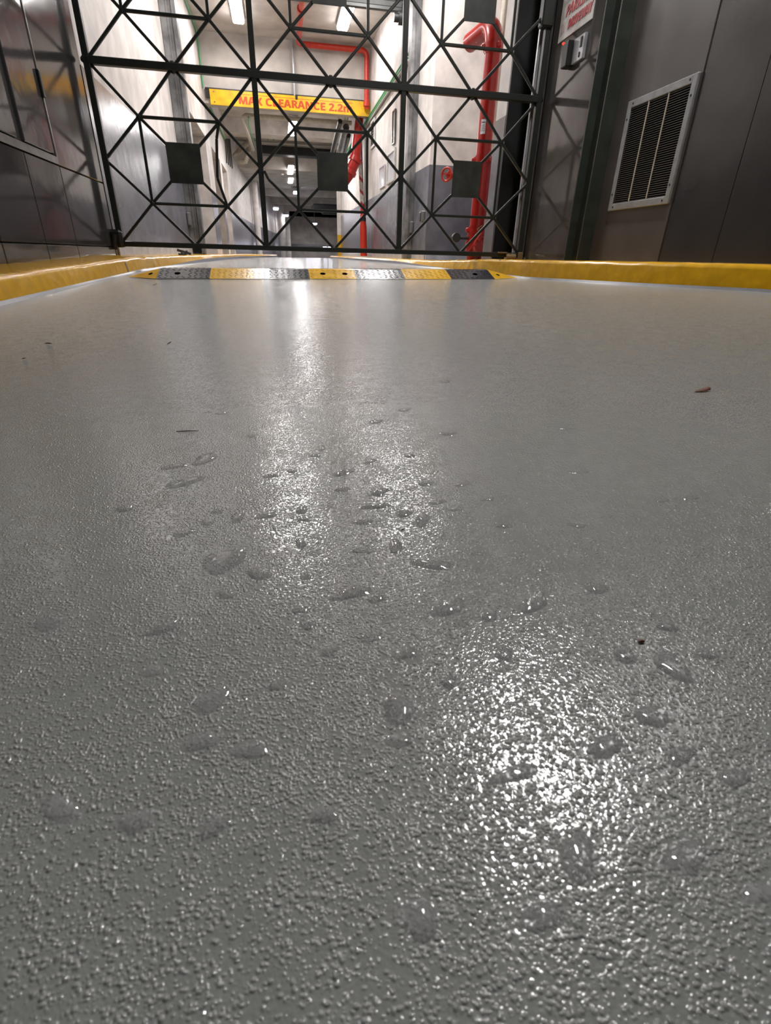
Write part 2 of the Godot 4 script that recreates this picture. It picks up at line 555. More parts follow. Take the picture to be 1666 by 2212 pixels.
# ---- the bay behind the gate and the corridor up to the clearance sign
func build_inside() -> void:
	var m := MB.new()
	var zb0 := -10.85
	# left wall with three recessed bays
	var bays := [[-10.9, -13.25], [-14.35, -16.2], [-16.7, -18.4]]
	var top := 2.12
	m.span(Vector3(XL - 0.3, top, -19.0), Vector3(XL, 4.3, GZ - 0.03))
	m.span(Vector3(XL - 0.3, -0.3, bays[0][0]), Vector3(XL, top, GZ - 0.03))
	m.span(Vector3(XL - 0.3, -0.3, bays[1][0]), Vector3(XL, top, bays[0][1]))
	m.span(Vector3(XL - 0.3, -0.3, bays[2][0]), Vector3(XL, top, bays[1][1]))
	m.span(Vector3(XL - 0.3, -0.3, -19.0), Vector3(XL, top, bays[2][1]))
	m.span(Vector3(XL - 0.75, -0.3, -19.0), Vector3(XL - 0.45, top, -10.5))
	m.span(Vector3(XL - 0.5, top - 0.02, -19.0), Vector3(XL - 0.28, top + 0.2, -10.5))
	for z in [-13.8, -16.45]:
		m.span(Vector3(XL - 0.5, -0.3, z - 0.06), Vector3(XL - 0.28, top, z + 0.06))
	var wl := structure("wall_left", "white painted left wall of the car park entry with a grey dado", m, M.white_wall)
	m = MB.new()
	var e := 0.004
	m.span(Vector3(XL - e, 0.06, bays[0][0] + e), Vector3(XL + e, DADO, GZ - 0.03))
	m.span(Vector3(XL - e, 0.06, bays[1][0] + e), Vector3(XL + e, DADO, bays[0][1] - e))
	m.span(Vector3(XL - e, 0.06, bays[2][0] + e), Vector3(XL + e, DADO, bays[1][1] - e))
	m.span(Vector3(XL - e, 0.06, -19.0), Vector3(XL + e, DADO, bays[2][1] - e))
	part(wl, "dado", m, M.dado, "glossy grey painted dado")
	m = MB.new()
	m.span(Vector3(XL - 0.45 - e, -0.05, -18.9), Vector3(XL - 0.45 + e, DADO, -10.5))
	part(wl, "bay_dado", m, M.dado, "grey dado in the recessed bays")
	m = MB.new()
	m.cbox(Vector3(XL + 0.008, 0.0, (GZ - 0.05 - 10.85) / 2), Vector3(0.02, 0.13, 5.8), 0.006)
	structure("baseboard_left", "pale grey plinth at the foot of the left wall", m, M.plinth)

	# right wall of the corridor, and the alcove behind the gate that holds the fire main
	m = MB.new()
	m.span(Vector3(XR, -0.3, -19.8), Vector3(XR + 0.3, 4.3, -8.65))
	m.span(Vector3(XR, -0.3, -8.65), Vector3(3.3, 4.3, -8.35))
	m.span(Vector3(3.3, -0.3, -8.65), Vector3(3.6, 4.3, -5.0))
	var wr := structure("wall_right", "white painted right wall of the corridor with a grey dado", m, M.white_wall)
	m = MB.new()
	m.span(Vector3(XR - e, -0.05, -19.8), Vector3(XR + e, DADO, -8.35))
	part(wr, "dado", m, M.dado, "glossy grey painted dado")
	m = MB.new()
	m.span(Vector3(XR, -0.05, -8.35 - e), Vector3(3.3, DADO, -8.35 + e))
	m.span(Vector3(3.3 - e, -0.05, -8.35), Vector3(3.3 + e, DADO, -5.5))
	part(wr, "alcove_dado", m, M.dado, "grey dado in the alcove")
	m = MB.new()
	m.cbox(Vector3(2.76, 0.0, -8.335), Vector3(1.08, 0.13, 0.03), 0.006)
	m.cbox(Vector3(XR - 0.008, 0.0, -14.0), Vector3(0.02, 0.11, 11.3), 0.006)
	structure("baseboard_right", "pale grey plinth at the foot of the right wall", m, M.plinth)
	# yellow corner at the end of the right wall
	m = MB.new()
	m.span(Vector3(XR - 0.10, -0.12, -20.1), Vector3(XR + 0.3, 4.0, -19.75))
	var pier := structure("wall_right_pier", "white pier ending the right wall", m, M.white_wall)
	m = MB.new()
	m.span(Vector3(XR - 0.106, -0.12, -20.106), Vector3(XR + 0.1, 0.62, -19.744))
	part(pier, "yellow_band", m, M.yellow, "yellow painted lower band")
	# stepped pier at the right end of the gate
	m = MB.new()
	m.span(Vector3(2.15, -0.12, -5.70), Vector3(2.6, 4.3, -5.445))
	m.span(Vector3(2.6, -0.12, -5.70), Vector3(3.3, 4.3, -5.5))
	var pr := structure("wall_gate_pier", "white pier behind the right side of the gate", m, M.white_wall)
	m = MB.new()
	m.span(Vector3(2.146, -0.05, -5.70), Vector3(2.154, DADO, -5.449))
	part(pr, "dado", m, M.dado, "grey painted lower part")
	m = MB.new()
	m.span(Vector3(2.148, -0.12, -5.449), Vector3(2.36, 4.3, -5.42))
	part(pr, "black_face", m, M.black, "black painted edge")
	m = MB.new()
	m.span(Vector3(2.36, -0.12, -5.445), Vector3(2.65, 4.3, -5.04))
	part(pr, "return", m, M.mid_panel, "grey return next to the gate")
	# ceilings and the bulkhead that carries the sign
	m = MB.new()
	m.span(Vector3(XL - 0.3, CEIL, -14.1), Vector3(3.6, CEIL + 0.3, GZ))
	structure("ceiling", "white ceiling between gate and bulkhead", m, M.ceiling)
	m = MB.new()
	m.span(Vector3(XL, 2.78, -14.1), Vector3(XR, CEIL, -13.78))
	structure("wall_bulkhead", "white bulkhead over the lane behind the clearance sign", m, M.ceiling)

	# roller shutter: two galvanised guides, the raised curtain and its drum
	var t := thing("roller_shutter", "raised roller shutter with galvanised side guides", "shutter", Vector3(0.45, -0.13, -9.2))
	for s in [[XL + 0.006, -1.10, "l"], [2.075, 2.215, "r"]]:
		m = MB.new()
		var x0: float = s[0]
		var x1: float = s[1]
		m.span(Vector3(x0, -0.042 if s[2] == "l" else -0.030, -9.34), Vector3(x1, 3.9, -9.2))
		var inner := x1 if s[2] == "l" else x0
		var sg := -1.0 if s[2] == "l" else 1.0
		m.span(Vector3(inner, -0.03, -9.215), Vector3(inner + sg * 0.05, 3.9, -9.17))
		m.span(Vector3(inner + sg * 0.075, -0.03, -9.2), Vector3(inner + sg * 0.085, 3.9, -9.185))
		m.span(Vector3(inner + sg * 0.11, -0.03, -9.2), Vector3(inner + sg * 0.12, 3.9, -9.185))
		var gd := part(t, "guide", m, M.galvanised)
		m = MB.new()
		var bx := (x0 + 0.03) if s[2] == "l" else (x1 - 0.03)
		m.cbox(Vector3(bx, 0.43, -9.16), Vector3(0.05, 0.17, 0.06), 0.01)
		part(gd, "bolt_box", m, M.galvanised)
	for k in 10:
		m = MB.new()
		m.cbox(Vector3(0.47, 3.13 + 0.08 * k, -9.26), Vector3(3.1, 0.076, 0.03), 0.012)
		part(t, "slat", m, M.gate_plate)
	m = MB.new()
	m.cbox(Vector3(0.47, 3.075, -9.26), Vector3(3.1, 0.045, 0.06), 0.006)
	part(t, "bottom_bar", m, M.gate)
	m = MB.new()
	m.cyl(Vector3(1.86, 2.95, -9.12), Vector3(1.98, 2.95, -9.12), 0.075, 16)
	m.cyl(Vector3(1.80, 2.95, -9.12), Vector3(1.86, 2.95, -9.12), 0.05, 16)
	m.bar(Vector3(1.95, 2.95, -9.12), Vector3(1.95, 3.12, -9.20), 0.05, 0.03)
	part(t, "motor", m, M.dark_service)

# ---- beyond the sign: beams, services and the ramp going down
func build_far() -> void:
	var m := MB.new()
	m.span(Vector3(-3.0, 3.45, -18.6), Vector3(4.5, 3.7, -14.05))
	m.span(Vector3(-3.0, 3.75, -23.1), Vector3(4.5, 4.0, -18.5))
	structure("ceiling_inner", "grey ceiling slab beyond the clearance sign", m, M.ceiling)
	m = MB.new()
	m.span(Vector3(XL - 0.3, 3.10, -19.1), Vector3(4.5, 3.46, -18.5))
	solo("concrete_beam", "white concrete beam behind the beige pipe", "beam", m, M.white_wall, Vector3(0.5, 3.1, -18.8), "", "structure")
	m = MB.new()
	m.span(Vector3(XL - 0.3, 2.80, -27.2), Vector3(4.5, 4.0, -23.0))
	solo("concrete_beam", "deep white concrete beam that carries a pair of lights", "beam", m, M.ceiling, Vector3(0.5, 2.8, -25.0), "", "structure")
	# left wall curving to the right, with its dado
	var path := [Vector2(XL, -18.9), Vector2(-1.27, -22.0), Vector2(-1.05, -26.5), Vector2(-0.95, -28.0), Vector2(-0.35, -32.0), Vector2(0.5, -38.0), Vector2(0.9, -41.0)]
	for r in [["wall_left_curve", 4.2, -2.5, 0.0, "white_wall"], ["dado", DADO, -2.5, 0.006, "dado"]]:
		var up := []
		m = MB.new()
		var rows := [[], []]
		for p in path:
			rows[0].append(Vector3(p.x + r[3], r[2], p.y))
			rows[1].append(Vector3(p.x + r[3], r[1] - maxf(0.0, -p.y - 28.0) * 0.02, p.y))
		m.grid(rows)
		m.grid([rows[1], rows[1].map(func(q): return q + Vector3(-0.3, 0, 0))])
		if r[0] == "dado": part(get_node("wall_left_curve"), "dado", m, M.dado, "dark grey painted lower part")
		else: structure(r[0], "white left wall curving away down the ramp", m, M.white_wall)
	# sloping soffit and beams over the ramp
	m = MB.new()
	for k in 4:
		var z0 := -27.2 - 3.3 * k
		var y0 := 2.86 - 0.10 * k
		m.span(Vector3(-2.0, y0, z0 - 3.3), Vector3(7.0, y0 + 0.25, z0))
		m.span(Vector3(-2.0, y0 - 0.28, z0 - 3.3), Vector3(7.0, y0 + 0.1, z0 - 2.9))
	structure("ceiling_ramp", "stepped concrete soffit over the ramp", m, M.ceiling)
	m = MB.new()
	m.span(Vector3(-2.0, 0.62, -40.4), Vector3(8.0, 3.0, -40.0))
	m.span(Vector3(-2.0, -3.0, -40.4), Vector3(8.0, 0.22, -40.0))
	m.span(Vector3(-2.0, -3.0, -44.0), Vector3(8.0, 3.0, -43.8))
	structure("wall_far", "grey end wall at the foot of the ramp with a dark slot", m, M.ceiling)
	m = MB.new()
	m.span(Vector3(6.6, -3.0, -40.4), Vector3(7.0, 3.2, -20.1))
	m.span(Vector3(4.4, -0.6, -20.3), Vector3(7.0, 4.2, -20.0))
	m.span(Vector3(XR + 0.2, -0.6, -20.1), Vector3(4.6, 4.2, -19.8))
	structure("wall_ramp_right", "grey right wall of the lower level", m, M.ceiling)
	# columns along the curving wall
	for p in [[-0.93, -27.0, 0.14], [0.25, -34.5, 0.2], [0.62, -37.0, 0.16]]:
		m = MB.new()
		m.cyl(Vector3(p[0] + 0.12, -2.4, p[1]), Vector3(p[0] + 0.12, 2.9, p[1]), p[2], 20)
		solo("round_column", "pale round column against the curving left wall", "column", m, M.white_wall, Vector3(p[0] + 0.12, -2.4, p[1]), "round columns along the ramp")
	# lights down the ramp
	for q in [[640, 415, -29.0, "small bright light over the ramp next to the dark soffit edge"], [596, 450, -31.0, "small bright light on the curving left wall, upper one"], [618, 465, -34.5, "small bright light on the curving left wall, lower one"], [680, 483, -37.0, "small bright light in front of the grey end wall"]]:
		var at := on_z(q[0], q[1], q[2])
		batten(at, 0.9, 1.6, q[3], "ramp lights", 0.26, Vector3(0, 0, 1), "far_glow")
		if q[0] == 640 or q[0] == 680:
			var rod := MB.new()
			rod.cyl(at + Vector3(0, 0.06, 0), Vector3(at.x, 2.7, at.z), 0.012, 6)
			part(get_child(get_child_count() - 1), "rod", rod, M.conduit_grey)
	for k in 3:
		var at := on_z([676, 702, 713][k], 535, -42.0)
		m = MB.new()
		m.cbox(at, Vector3([1.1, 0.28, 0.3][k], 0.09, 0.1), 0.02)
		var t := thing("strip_light", ["long cold strip light glowing in the dark slot of the end wall", "short cold light in the dark slot, next to the long one", "short cold light at the right end of the dark slot"][k], "light", at, "lights in the slot")
		part(t, "diffuser", m, M.far_glow)
		m = MB.new()
		m.cbox(at + Vector3(0, 0.07, 0), Vector3([1.14, 0.32, 0.34][k], 0.05, 0.12), 0.01)
		part(t, "housing", m, M.plinth)
		m = MB.new()
		m.cyl(at + Vector3(0, 0.09, 0), at + Vector3(0, 2.5, 0), 0.01, 6)
		part(t, "rod", m, M.conduit_grey)

# ---- kerbs
func kerb(path: Array, tops: Array, width: Array, side: float, m: MB, g: MB, base_h: Array) -> void:
	# path: points of the inner foot; side: +1 when the walkway lies to +x
	var prof := []   # built per station
	var face := []
	for k in path.size():
		var p: Vector3 = path[k]
		var t: float = tops[k]
		var w: float = width[k]
		var b: float = base_h[k]
		var row := [Vector3(p.x + side * 0.004, p.y + b, p.z), Vector3(p.x + side * 0.016, t - 0.022, p.z), Vector3(p.x + side * 0.022, t - 0.009, p.z), Vector3(p.x + side * 0.034, t - 0.002, p.z), Vector3(p.x + side * 0.05, t, p.z), Vector3(p.x + side * w, t + 0.002, p.z), Vector3(p.x + side * w, p.y - 0.05, p.z)]
		prof.append(row)
		face.append([Vector3(p.x - side * 0.012, p.y - 0.004, p.z), Vector3(p.x - side * 0.002, p.y + 0.006, p.z), Vector3(p.x + side * 0.002, p.y + b + 0.001, p.z)])
	if side < 0:
		m.grid(prof); g.grid(face)
	else:
		prof.reverse(); face.reverse()
		m.grid(prof); g.grid(face)

func build_kerbs() -> void:
	rng.seed = 31
	var pth := []
	var top := []
	var wid := []
	var bh := []
	var pts := [Vector2(-1.0, 2.0)]
	var z := 1.8
	while z > -12.0:
		pts.append(Vector2(-1.0, z)); z -= 0.08 if z > -7 else 0.4
	for q in [Vector2(-0.93, -13.6), Vector2(-0.8, -15.0), Vector2(-0.65, -16.8), Vector2(-0.45, -18.5), Vector2(-0.2, -20.4), Vector2(0.0, -22.0)]: pts.append(q)
	for q in pts:
		var fy := floor_y(q.x, maxf(q.y, -19.5))
		var j := rng.randf_range(-0.0025, 0.0025)
		pth.append(Vector3(q.x + rng.randf_range(-0.002, 0.002), fy, q.y))
		top.append(floor_left(-q.y) + 0.094 + j)
		wid.append(absf(XL - q.x) - (0.003 if q.y > -18.5 else 0.12))
		bh.append(clampf((-q.y - 4.5) * 0.012, 0.012, 0.045))
	var m := MB.new()
	var g := MB.new()
	kerb(pth, top, wid, -1.0, m, g, bh)
	var t := thing("concrete_kerb", "yellow painted concrete kerb along the left wall", "kerb", Vector3(-1.15, -0.16, -5.0))
	part(t, "body", m, M.yellow)
	part(t, "base_strip", g, M.kerb_grey, "grey unpainted foot of the kerb")
	for q in [[-4.05, "kerb_grey"], [-8.2, "backing"]]:
		m = MB.new()
		var fy := floor_y(-1.0, q[0])
		m.quad(Vector3(-1.002, fy + 0.012, q[0] + 0.008), Vector3(-1.002, fy + 0.012, q[0] - 0.008), Vector3(-1.014, fy + 0.075, q[0] - 0.008), Vector3(-1.014, fy + 0.075, q[0] + 0.008))
		part(t, "joint", m, M[q[1]])
	# right kerb flares out towards the street
	pth = []; top = []; wid = []; bh = []
	pts = [Vector2(2.16, 2.0), Vector2(2.14, 1.0), Vector2(2.12, 0.0), Vector2(2.09, -0.9), Vector2(2.05, -1.5)]
	z = -1.6
	while z > -19.8:
		var x := 1.78
		if z > -3.8:
			var s := clampf((z + 3.8) / 2.1, 0.0, 1.0)
			x = lerpf(1.77, 2.035, pow(s, 1.25))
		pts.append(Vector2(x, z)); z -= 0.08 if z > -7 else 0.5
	for q in pts:
		var fy := floor_y(q.x, q.y)
		pth.append(Vector3(q.x + rng.randf_range(-0.002, 0.002), fy, q.y))
		top.append(kerb_right_top(-q.y) + rng.randf_range(-0.0025, 0.0025))
		wid.append((XF - 0.007 if q.y > -5.0 else (2.145 if q.y > -8.3 else XR - 0.005)) - q.x - 0.003)
		bh.append(clampf((-q.y - 5.0) * 0.012, 0.01, 0.04))
	m = MB.new()
	g = MB.new()
	kerb(pth, top, wid, 1.0, m, g, bh)
	t = thing("concrete_kerb", "yellow painted concrete kerb along the right wall, flaring out below the vent", "kerb", Vector3(2.0, -0.12, -5.0))
	part(t, "body", m, M.yellow)
	part(t, "base_strip", g, M.kerb_grey, "grey unpainted foot of the kerb")
	for q in [[1138.0, -4.35, 0.05], [850.0, -8.4, 0.05]]:
		m = MB.new()
		var x := 1.78
		var fy := floor_y(x, q[1])
		var ty := kerb_right_top(-q[1])
		m.quad(Vector3(x + 0.010, ty - 0.03 - q[2], q[1] - 0.03), Vector3(x + 0.008, ty - 0.03 - q[2], q[1] + 0.0), Vector3(x + 0.022, ty - 0.004, q[1] + 0.012), Vector3(x + 0.022, ty - 0.004, q[1] - 0.03))
		part(t, "joint", m, M.kerb_grey)
	# alcove slab at kerb height
	m = MB.new()
	m.span(Vector3(2.143, -0.3, -8.34), Vector3(3.4, -0.045, -5.0))
	structure("floor_alcove", "grey raised slab in the alcove behind the gate", m, M.kerb_grey)

func kerb_right_top(d: float) -> float:
	if d < 4.6: return 0.008 - 0.003 * maxf(d - 2.0, 0.0)
	if d < 6.5: return 0.0 - 0.032 * (d - 4.6) / 1.9
	return -0.032

# ---- speed hump
func build_hump() -> void:
	var t := thing("speed_hump", "black and yellow checker-plate speed hump bolted across the driveway", "speed hump", Vector3(0.36, -0.14, -3.76))
	var xs := [-0.734, -0.423, -0.104, 0.195, 0.497, 0.826, 1.142, 1.452]
	var prof := [Vector2(-3.565, 0.002), Vector2(-3.575, 0.006), Vector2(-3.715, 0.052), Vector2(-3.735, 0.056), Vector2(-3.80, 0.056), Vector2(-3.82, 0.052), Vector2(-3.96, 0.006), Vector2(-3.97, 0.002)]
	var P := func(x: float, k: int) -> Vector3:
		return Vector3(x, floor_y(x, -3.6) + prof[k].y, prof[k].x)
	var holes := [-0.62, 0.285, 0.43, 1.335]
	for i in xs.size() - 1:
		var m := MB.new()
		for k in prof.size() - 1:
			m.quad(P.call(xs[i], k), P.call(xs[i + 1] - 0.0005, k), P.call(xs[i + 1] - 0.0005, k + 1), P.call(xs[i], k + 1))
		for x in [xs[i], xs[i + 1] - 0.0005]:
			for k in range(1, prof.size() - 2):
				if x == xs[i]: m.tri(P.call(x, 0), P.call(x, k + 1), P.call(x, k))
				else: m.tri(P.call(x, 0), P.call(x, k), P.call(x, k + 1))
		var yellow := i % 2 == 1
		var pl := part(t, "plate", m, M.hump_yellow if yellow else M.hump_black, "yellow plate" if yellow else "black plate")
		# raised treads of the checker plate
		var tr := MB.new()
		var nrm := Vector3(0, 0.14, 0.046).normalized()
		var along := Vector3(0, 0.046, -0.14).normalized()
		var cols := int((xs[i + 1] - xs[i]) / 0.034)
		for c in cols:
			for r in 5:
				var x: float = xs[i] + (c + 0.5) * (xs[i + 1] - xs[i]) / cols
				var near_hole := false
				for hx in holes:
					if absf(hx - x) < 0.05 and r >= 1 and r <= 3: near_hole = true
				if near_hole: continue
				var s := (r + 0.5) / 5.0
				var ctr := Vector3(x, floor_y(x, -3.6) + lerpf(0.006, 0.052, s), lerpf(-3.575, -3.715, s)) + nrm * 0.0008
				var ang := PI / 4 if (c + r) % 2 else -PI / 4
				var bx := Basis(Vector3.RIGHT, nrm, Vector3.RIGHT.cross(nrm))
				tr.cbox(ctr, Vector3(0.023, 0.0020, 0.0055), 0.0009, bx * Basis(Vector3.UP, ang))
			for r in 2:
				var x: float = xs[i] + (c + 0.5) * (xs[i + 1] - xs[i]) / cols
				tr.cbox(Vector3(x, floor_y(x, -3.6) + 0.0565, -3.75 - 0.033 * r), Vector3(0.023, 0.0020, 0.0055), 0.0009, Basis(Vector3.UP, PI / 4 if (c + r) % 2 else -PI / 4))
		part(pl, "treads", tr, M.hump_yellow if yellow else M.hump_black, "", "stuff")
	# tapered end caps
	for s in [[xs[0], -0.93, -3.70], [xs[7], 1.70, -3.74]]:
		var m := MB.new()
		var tip := Vector3(s[1], floor_y(s[1], -3.72) + 0.004, s[2])
		for k in prof.size() - 1:
			if s[1] < 0: m.tri(tip, P.call(s[0] - 0.001, k), P.call(s[0] - 0.001, k + 1))
			else: m.tri(P.call(s[0], k), tip, P.call(s[0], k + 1))
		var cap := part(t, "end_cap", m, M.hump_yellow, "tapered yellow end cap")
		var c: Vector3 = P.call(s[0], 1).lerp(P.call(s[0], 2), 0.55).lerp(tip, 0.25)
		var q: Vector3 = (P.call(s[0], 2) - P.call(s[0], 1)).cross(tip - P.call(s[0], 1)).normalized()
		if q.y < 0: q = -q
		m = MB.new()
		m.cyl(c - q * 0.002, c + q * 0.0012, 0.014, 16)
		part(cap, "bolt_hole_shade", m, M.hole_shade)  # black disc on the cap, painting the shade of a bolt hole
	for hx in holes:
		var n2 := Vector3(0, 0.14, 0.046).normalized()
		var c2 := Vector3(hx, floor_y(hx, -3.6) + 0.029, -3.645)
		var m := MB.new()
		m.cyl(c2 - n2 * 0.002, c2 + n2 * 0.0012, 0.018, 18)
		part(t, "bolt_hole_shade", m, M.hole_shade)  # no hole is cut: black disc paints its shade on the plate

# ---- gate
func gp(col: float, y: float) -> Vector3:
	return Vector3(-1.252 + 0.5828 * col, y, GZ)

func build_gate() -> void:
	var t := thing("lattice_gate", "dark green steel lattice gate of triangles with square plates", "gate", Vector3(0.5, -0.03, GZ))
	var y4 := 0.0436
	var y3 := 0.334
	var yc := 0.612
	var y2 := 0.894
	var y1 := 1.202
	var rise := y1 - y4
	var ytop := y1 + rise
	# frame
	var add := func(called: String, a: Vector3, b: Vector3, w: float, th: float, mt := "gate") -> void:
		var m := MB.new()
		var d := (b - a).normalized()
		var z := Vector3(0, 0, 1)
		m.cbox((a + b) / 2, Vector3(w, (b - a).length(), th), 0.004, Basis(d.cross(z), d, z))
		part(t, called, m, M[mt])
	add.call("stile", gp(0, y4 - 0.03), gp(0, ytop), 0.044, 0.05)
	add.call("stile", gp(6, y4 - 0.03), gp(6, ytop), 0.044, 0.05)
	add.call("mullion", gp(2, y4), gp(2, ytop), 0.042, 0.042)
	add.call("mullion", gp(4, y4), gp(4, ytop), 0.042, 0.042)
	add.call("rail", gp(0, y4 - 0.005), gp(6, y4 - 0.005), 0.038, 0.045)
	add.call("rail", gp(0, y1), gp(6, y1), 0.046, 0.055)
	add.call("rail", gp(0, ytop), gp(6, ytop), 0.062, 0.062)
	var b := 0.021
	for lift in [0.0, rise]:
		var r4: float = y4 + lift
		var r3: float = y3 + lift
		var rc: float = yc + lift
		var r2: float = y2 + lift
		var r1: float = y1 + lift
		for pnl in 3:
			var c0 := 2.0 * pnl
			var L := c0 + 0.5
			var R := c0 + 1.5
			var low: bool = lift == 0.0
			add.call("bar", gp(L, r2), gp(R, r2), b, b)
			add.call("bar", gp(L, r3), gp(R, r3), b, b)
			add.call("bar", gp(L, r2), gp(L, r3), b, b)
			if low and pnl == 0:   # this one was hit and is bent
				var k1 := on_z(468, 300, GZ)
				var k2 := on_z(470, 385, GZ)
				add.call("bar", gp(R, r2), k1, b, b)
				add.call("bar", k1, k2, b, b)
				add.call("bar", k2, gp(R, r3), b, b)
			else:
				add.call("bar", gp(R, r2), gp(R, r3), b, b)
			for e in [[c0, r1, L, r2], [c0 + 1, r1, L, r2], [c0 + 1, r1, R, r2], [c0 + 2, r1, R, r2], [c0, rc, L, r2], [c0 + 2, rc, R, r2], [c0 + 2, rc, R, r3], [c0, r4, L, r3], [c0 + 1, r4, L, r3], [c0 + 1, r4, R, r3], [c0 + 2, r4, R, r3]]:
				add.call("bar", gp(e[0], e[1]), gp(e[2], e[3]), b, b)
			if low and pnl == 1:   # torn loose from the mullion
				var k1 := on_z(571, 370, GZ) + Vector3(0, 0, 0.03)
				var k2 := on_z(580, 388, GZ) + Vector3(0, 0, 0.015)
				add.call("bar", k1, k2, b, b)
				add.call("bar", k2, gp(L, r3), b, b)
			else:
				add.call("bar", gp(c0, rc), gp(L, r3), b, b)
			# square plate held by four spokes
			var cm := gp(c0 + 1, rc)
			for s in [[-1, -1, L, r3], [1, -1, R, r3], [-1, 1, L, r2], [1, 1, R, r2]]:
				add.call("spoke", cm + Vector3(s[0] * 0.115, s[1] * 0.115, 0), gp(s[2], s[3]), b, b)
			var m := MB.new()
			m.cbox(cm + Vector3(0, 0, 0.018), Vector3(0.255, 0.268, 0.006), 0.0015)
			part(t, "plate", m, M.gate_plate, "flat square plate")
		# gussets at the nodes
		for c in 7:
			var m := MB.new()
			m.cbox(gp(c, r1), Vector3(0.066, 0.066, 0.048), 0.012, Basis(Vector3(0, 0, 1), PI / 4))
			part(t, "gusset", m, M.gate)
		for c in 6:
			for yy in [r2, r3]:
				var m := MB.new()
				m.cbox(gp(c + 0.5, yy), Vector3(0.034, 0.034, 0.028), 0.008, Basis(Vector3(0, 0, 1), PI / 4))
				part(t, "gusset", m, M.gate)
	# hinge block at the left foot, latch at the right foot, stop block under the rail
	var m := MB.new()
	m.cbox(on_z(252, 515, GZ + 0.02), Vector3(0.10, 0.13, 0.08), 0.02)
	m.cyl(on_z(246, 505, GZ + 0.05), on_z(246, 538, GZ + 0.05), 0.03)
	part(t, "hinge", m, M.black, "black hinge block")
	m = MB.new()
	m.cyl(on_z(1092, 556, GZ + 0.02), on_z(1112, 556, GZ + 0.02), 0.032, 14)
	m.cbox(on_z(1123, 554, GZ + 0.02), Vector3(0.05, 0.07, 0.04), 0.006)
	m.cbox(on_z(1086, 546, GZ + 0.03), Vector3(0.09, 0.012, 0.02), 0.003)
	m.cyl(on_z(1102, 548, GZ + 0.03), on_z(1102, 560, GZ + 0.03), 0.012, 10)
	part(t, "latch", m, M.brass, "worn latch")
	m = MB.new()
	m.cbox(on_z(427, 540, GZ), Vector3(0.075, 0.055, 0.05), 0.006)
	part(t, "stop_block", m, M.gate)
	m = MB.new()
	m.cbox(on_z(1183, 25, GZ + 0.01), Vector3(0.10, 0.20, 0.08), 0.01)
	part(t, "bracket", m, M.gate)
	# guide post that the gate shuts against
	var g := thing("gate_post", "dark steel post with pale strip painting the stile sheen beside the gate's right edge", "post", Vector3(2.27, -0.03, GZ - 0.06))
	m = MB.new()
	m.cbox(Vector3(2.275, 1.97, GZ - 0.09), Vector3(0.045, 3.9, 0.10), 0.005)
	part(g, "post", m, M.gate)
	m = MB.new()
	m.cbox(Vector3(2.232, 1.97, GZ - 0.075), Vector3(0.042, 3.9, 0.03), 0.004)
	part(g, "channel", m, M.steel_light)  # pale strip stands in for light reflected by the glossy stile
	# rusty bracket lying on the left kerb
	m = MB.new()
	var o := on_z(400, 546, GZ - 0.12)
	m.bar(o + Vector3(-0.06, 0.02, 0), o + Vector3(0.05, -0.008, 0.02), 0.02, 0.02)
	m.bar(o + Vector3(-0.03, 0.0, 0.02), o + Vector3(0.02, 0.012, 0.0), 0.012, 0.03)
	m.cbox(o + Vector3(-0.02, -0.012, 0.01), Vector3(0.07, 0.014, 0.04), 0.003)
	solo("metal_bracket", "small bent metal bracket lying on the kerb under the gate", "bracket", m, M.galvanised, o + Vector3(0, -0.02, 0))

# ---- on the right wall outside the gate
func text(s: String, size: float, depth: float, fat := 0.03, slant := 0.0) -> ArrayMesh:
	var f := SystemFont.new()
	f.font_names = PackedStringArray(["Droid Sans"])
	f.font_weight = 700
	var m := TextMesh.new()
	m.text = s
	m.font = f
	m.font_size = 64
	m.pixel_size = size / 64.0
	m.depth = depth
	m.curve_step = 2.0
	var st := SurfaceTool.new()
	var k := 0
	for o in [Vector2(0, 0), Vector2(-1, 0), Vector2(1, 0), Vector2(0, 0.5), Vector2(0, -0.5)]:   # heavy strokes
		st.append_from(m, 0, Transform3D(Basis(Vector3.RIGHT, Vector3(slant, 1, 0), Vector3(0, 0, 1)), Vector3(o.x * fat * size, o.y * fat * size, 0.0002 * k)))
		k += 1
	return st.commit()

func place_text(t: Node3D, called: String, tm: Mesh, mt: Material, xf: Transform3D, label := "") -> void:
	var m := MeshInstance3D.new()
	m.name = called
	m.mesh = tm
	m.material_override = mt
	m.transform = Transform3D(xf.basis, xf.origin - origin[t])
	t.add_child(m, true)
	if label: m.set_meta("label", label)

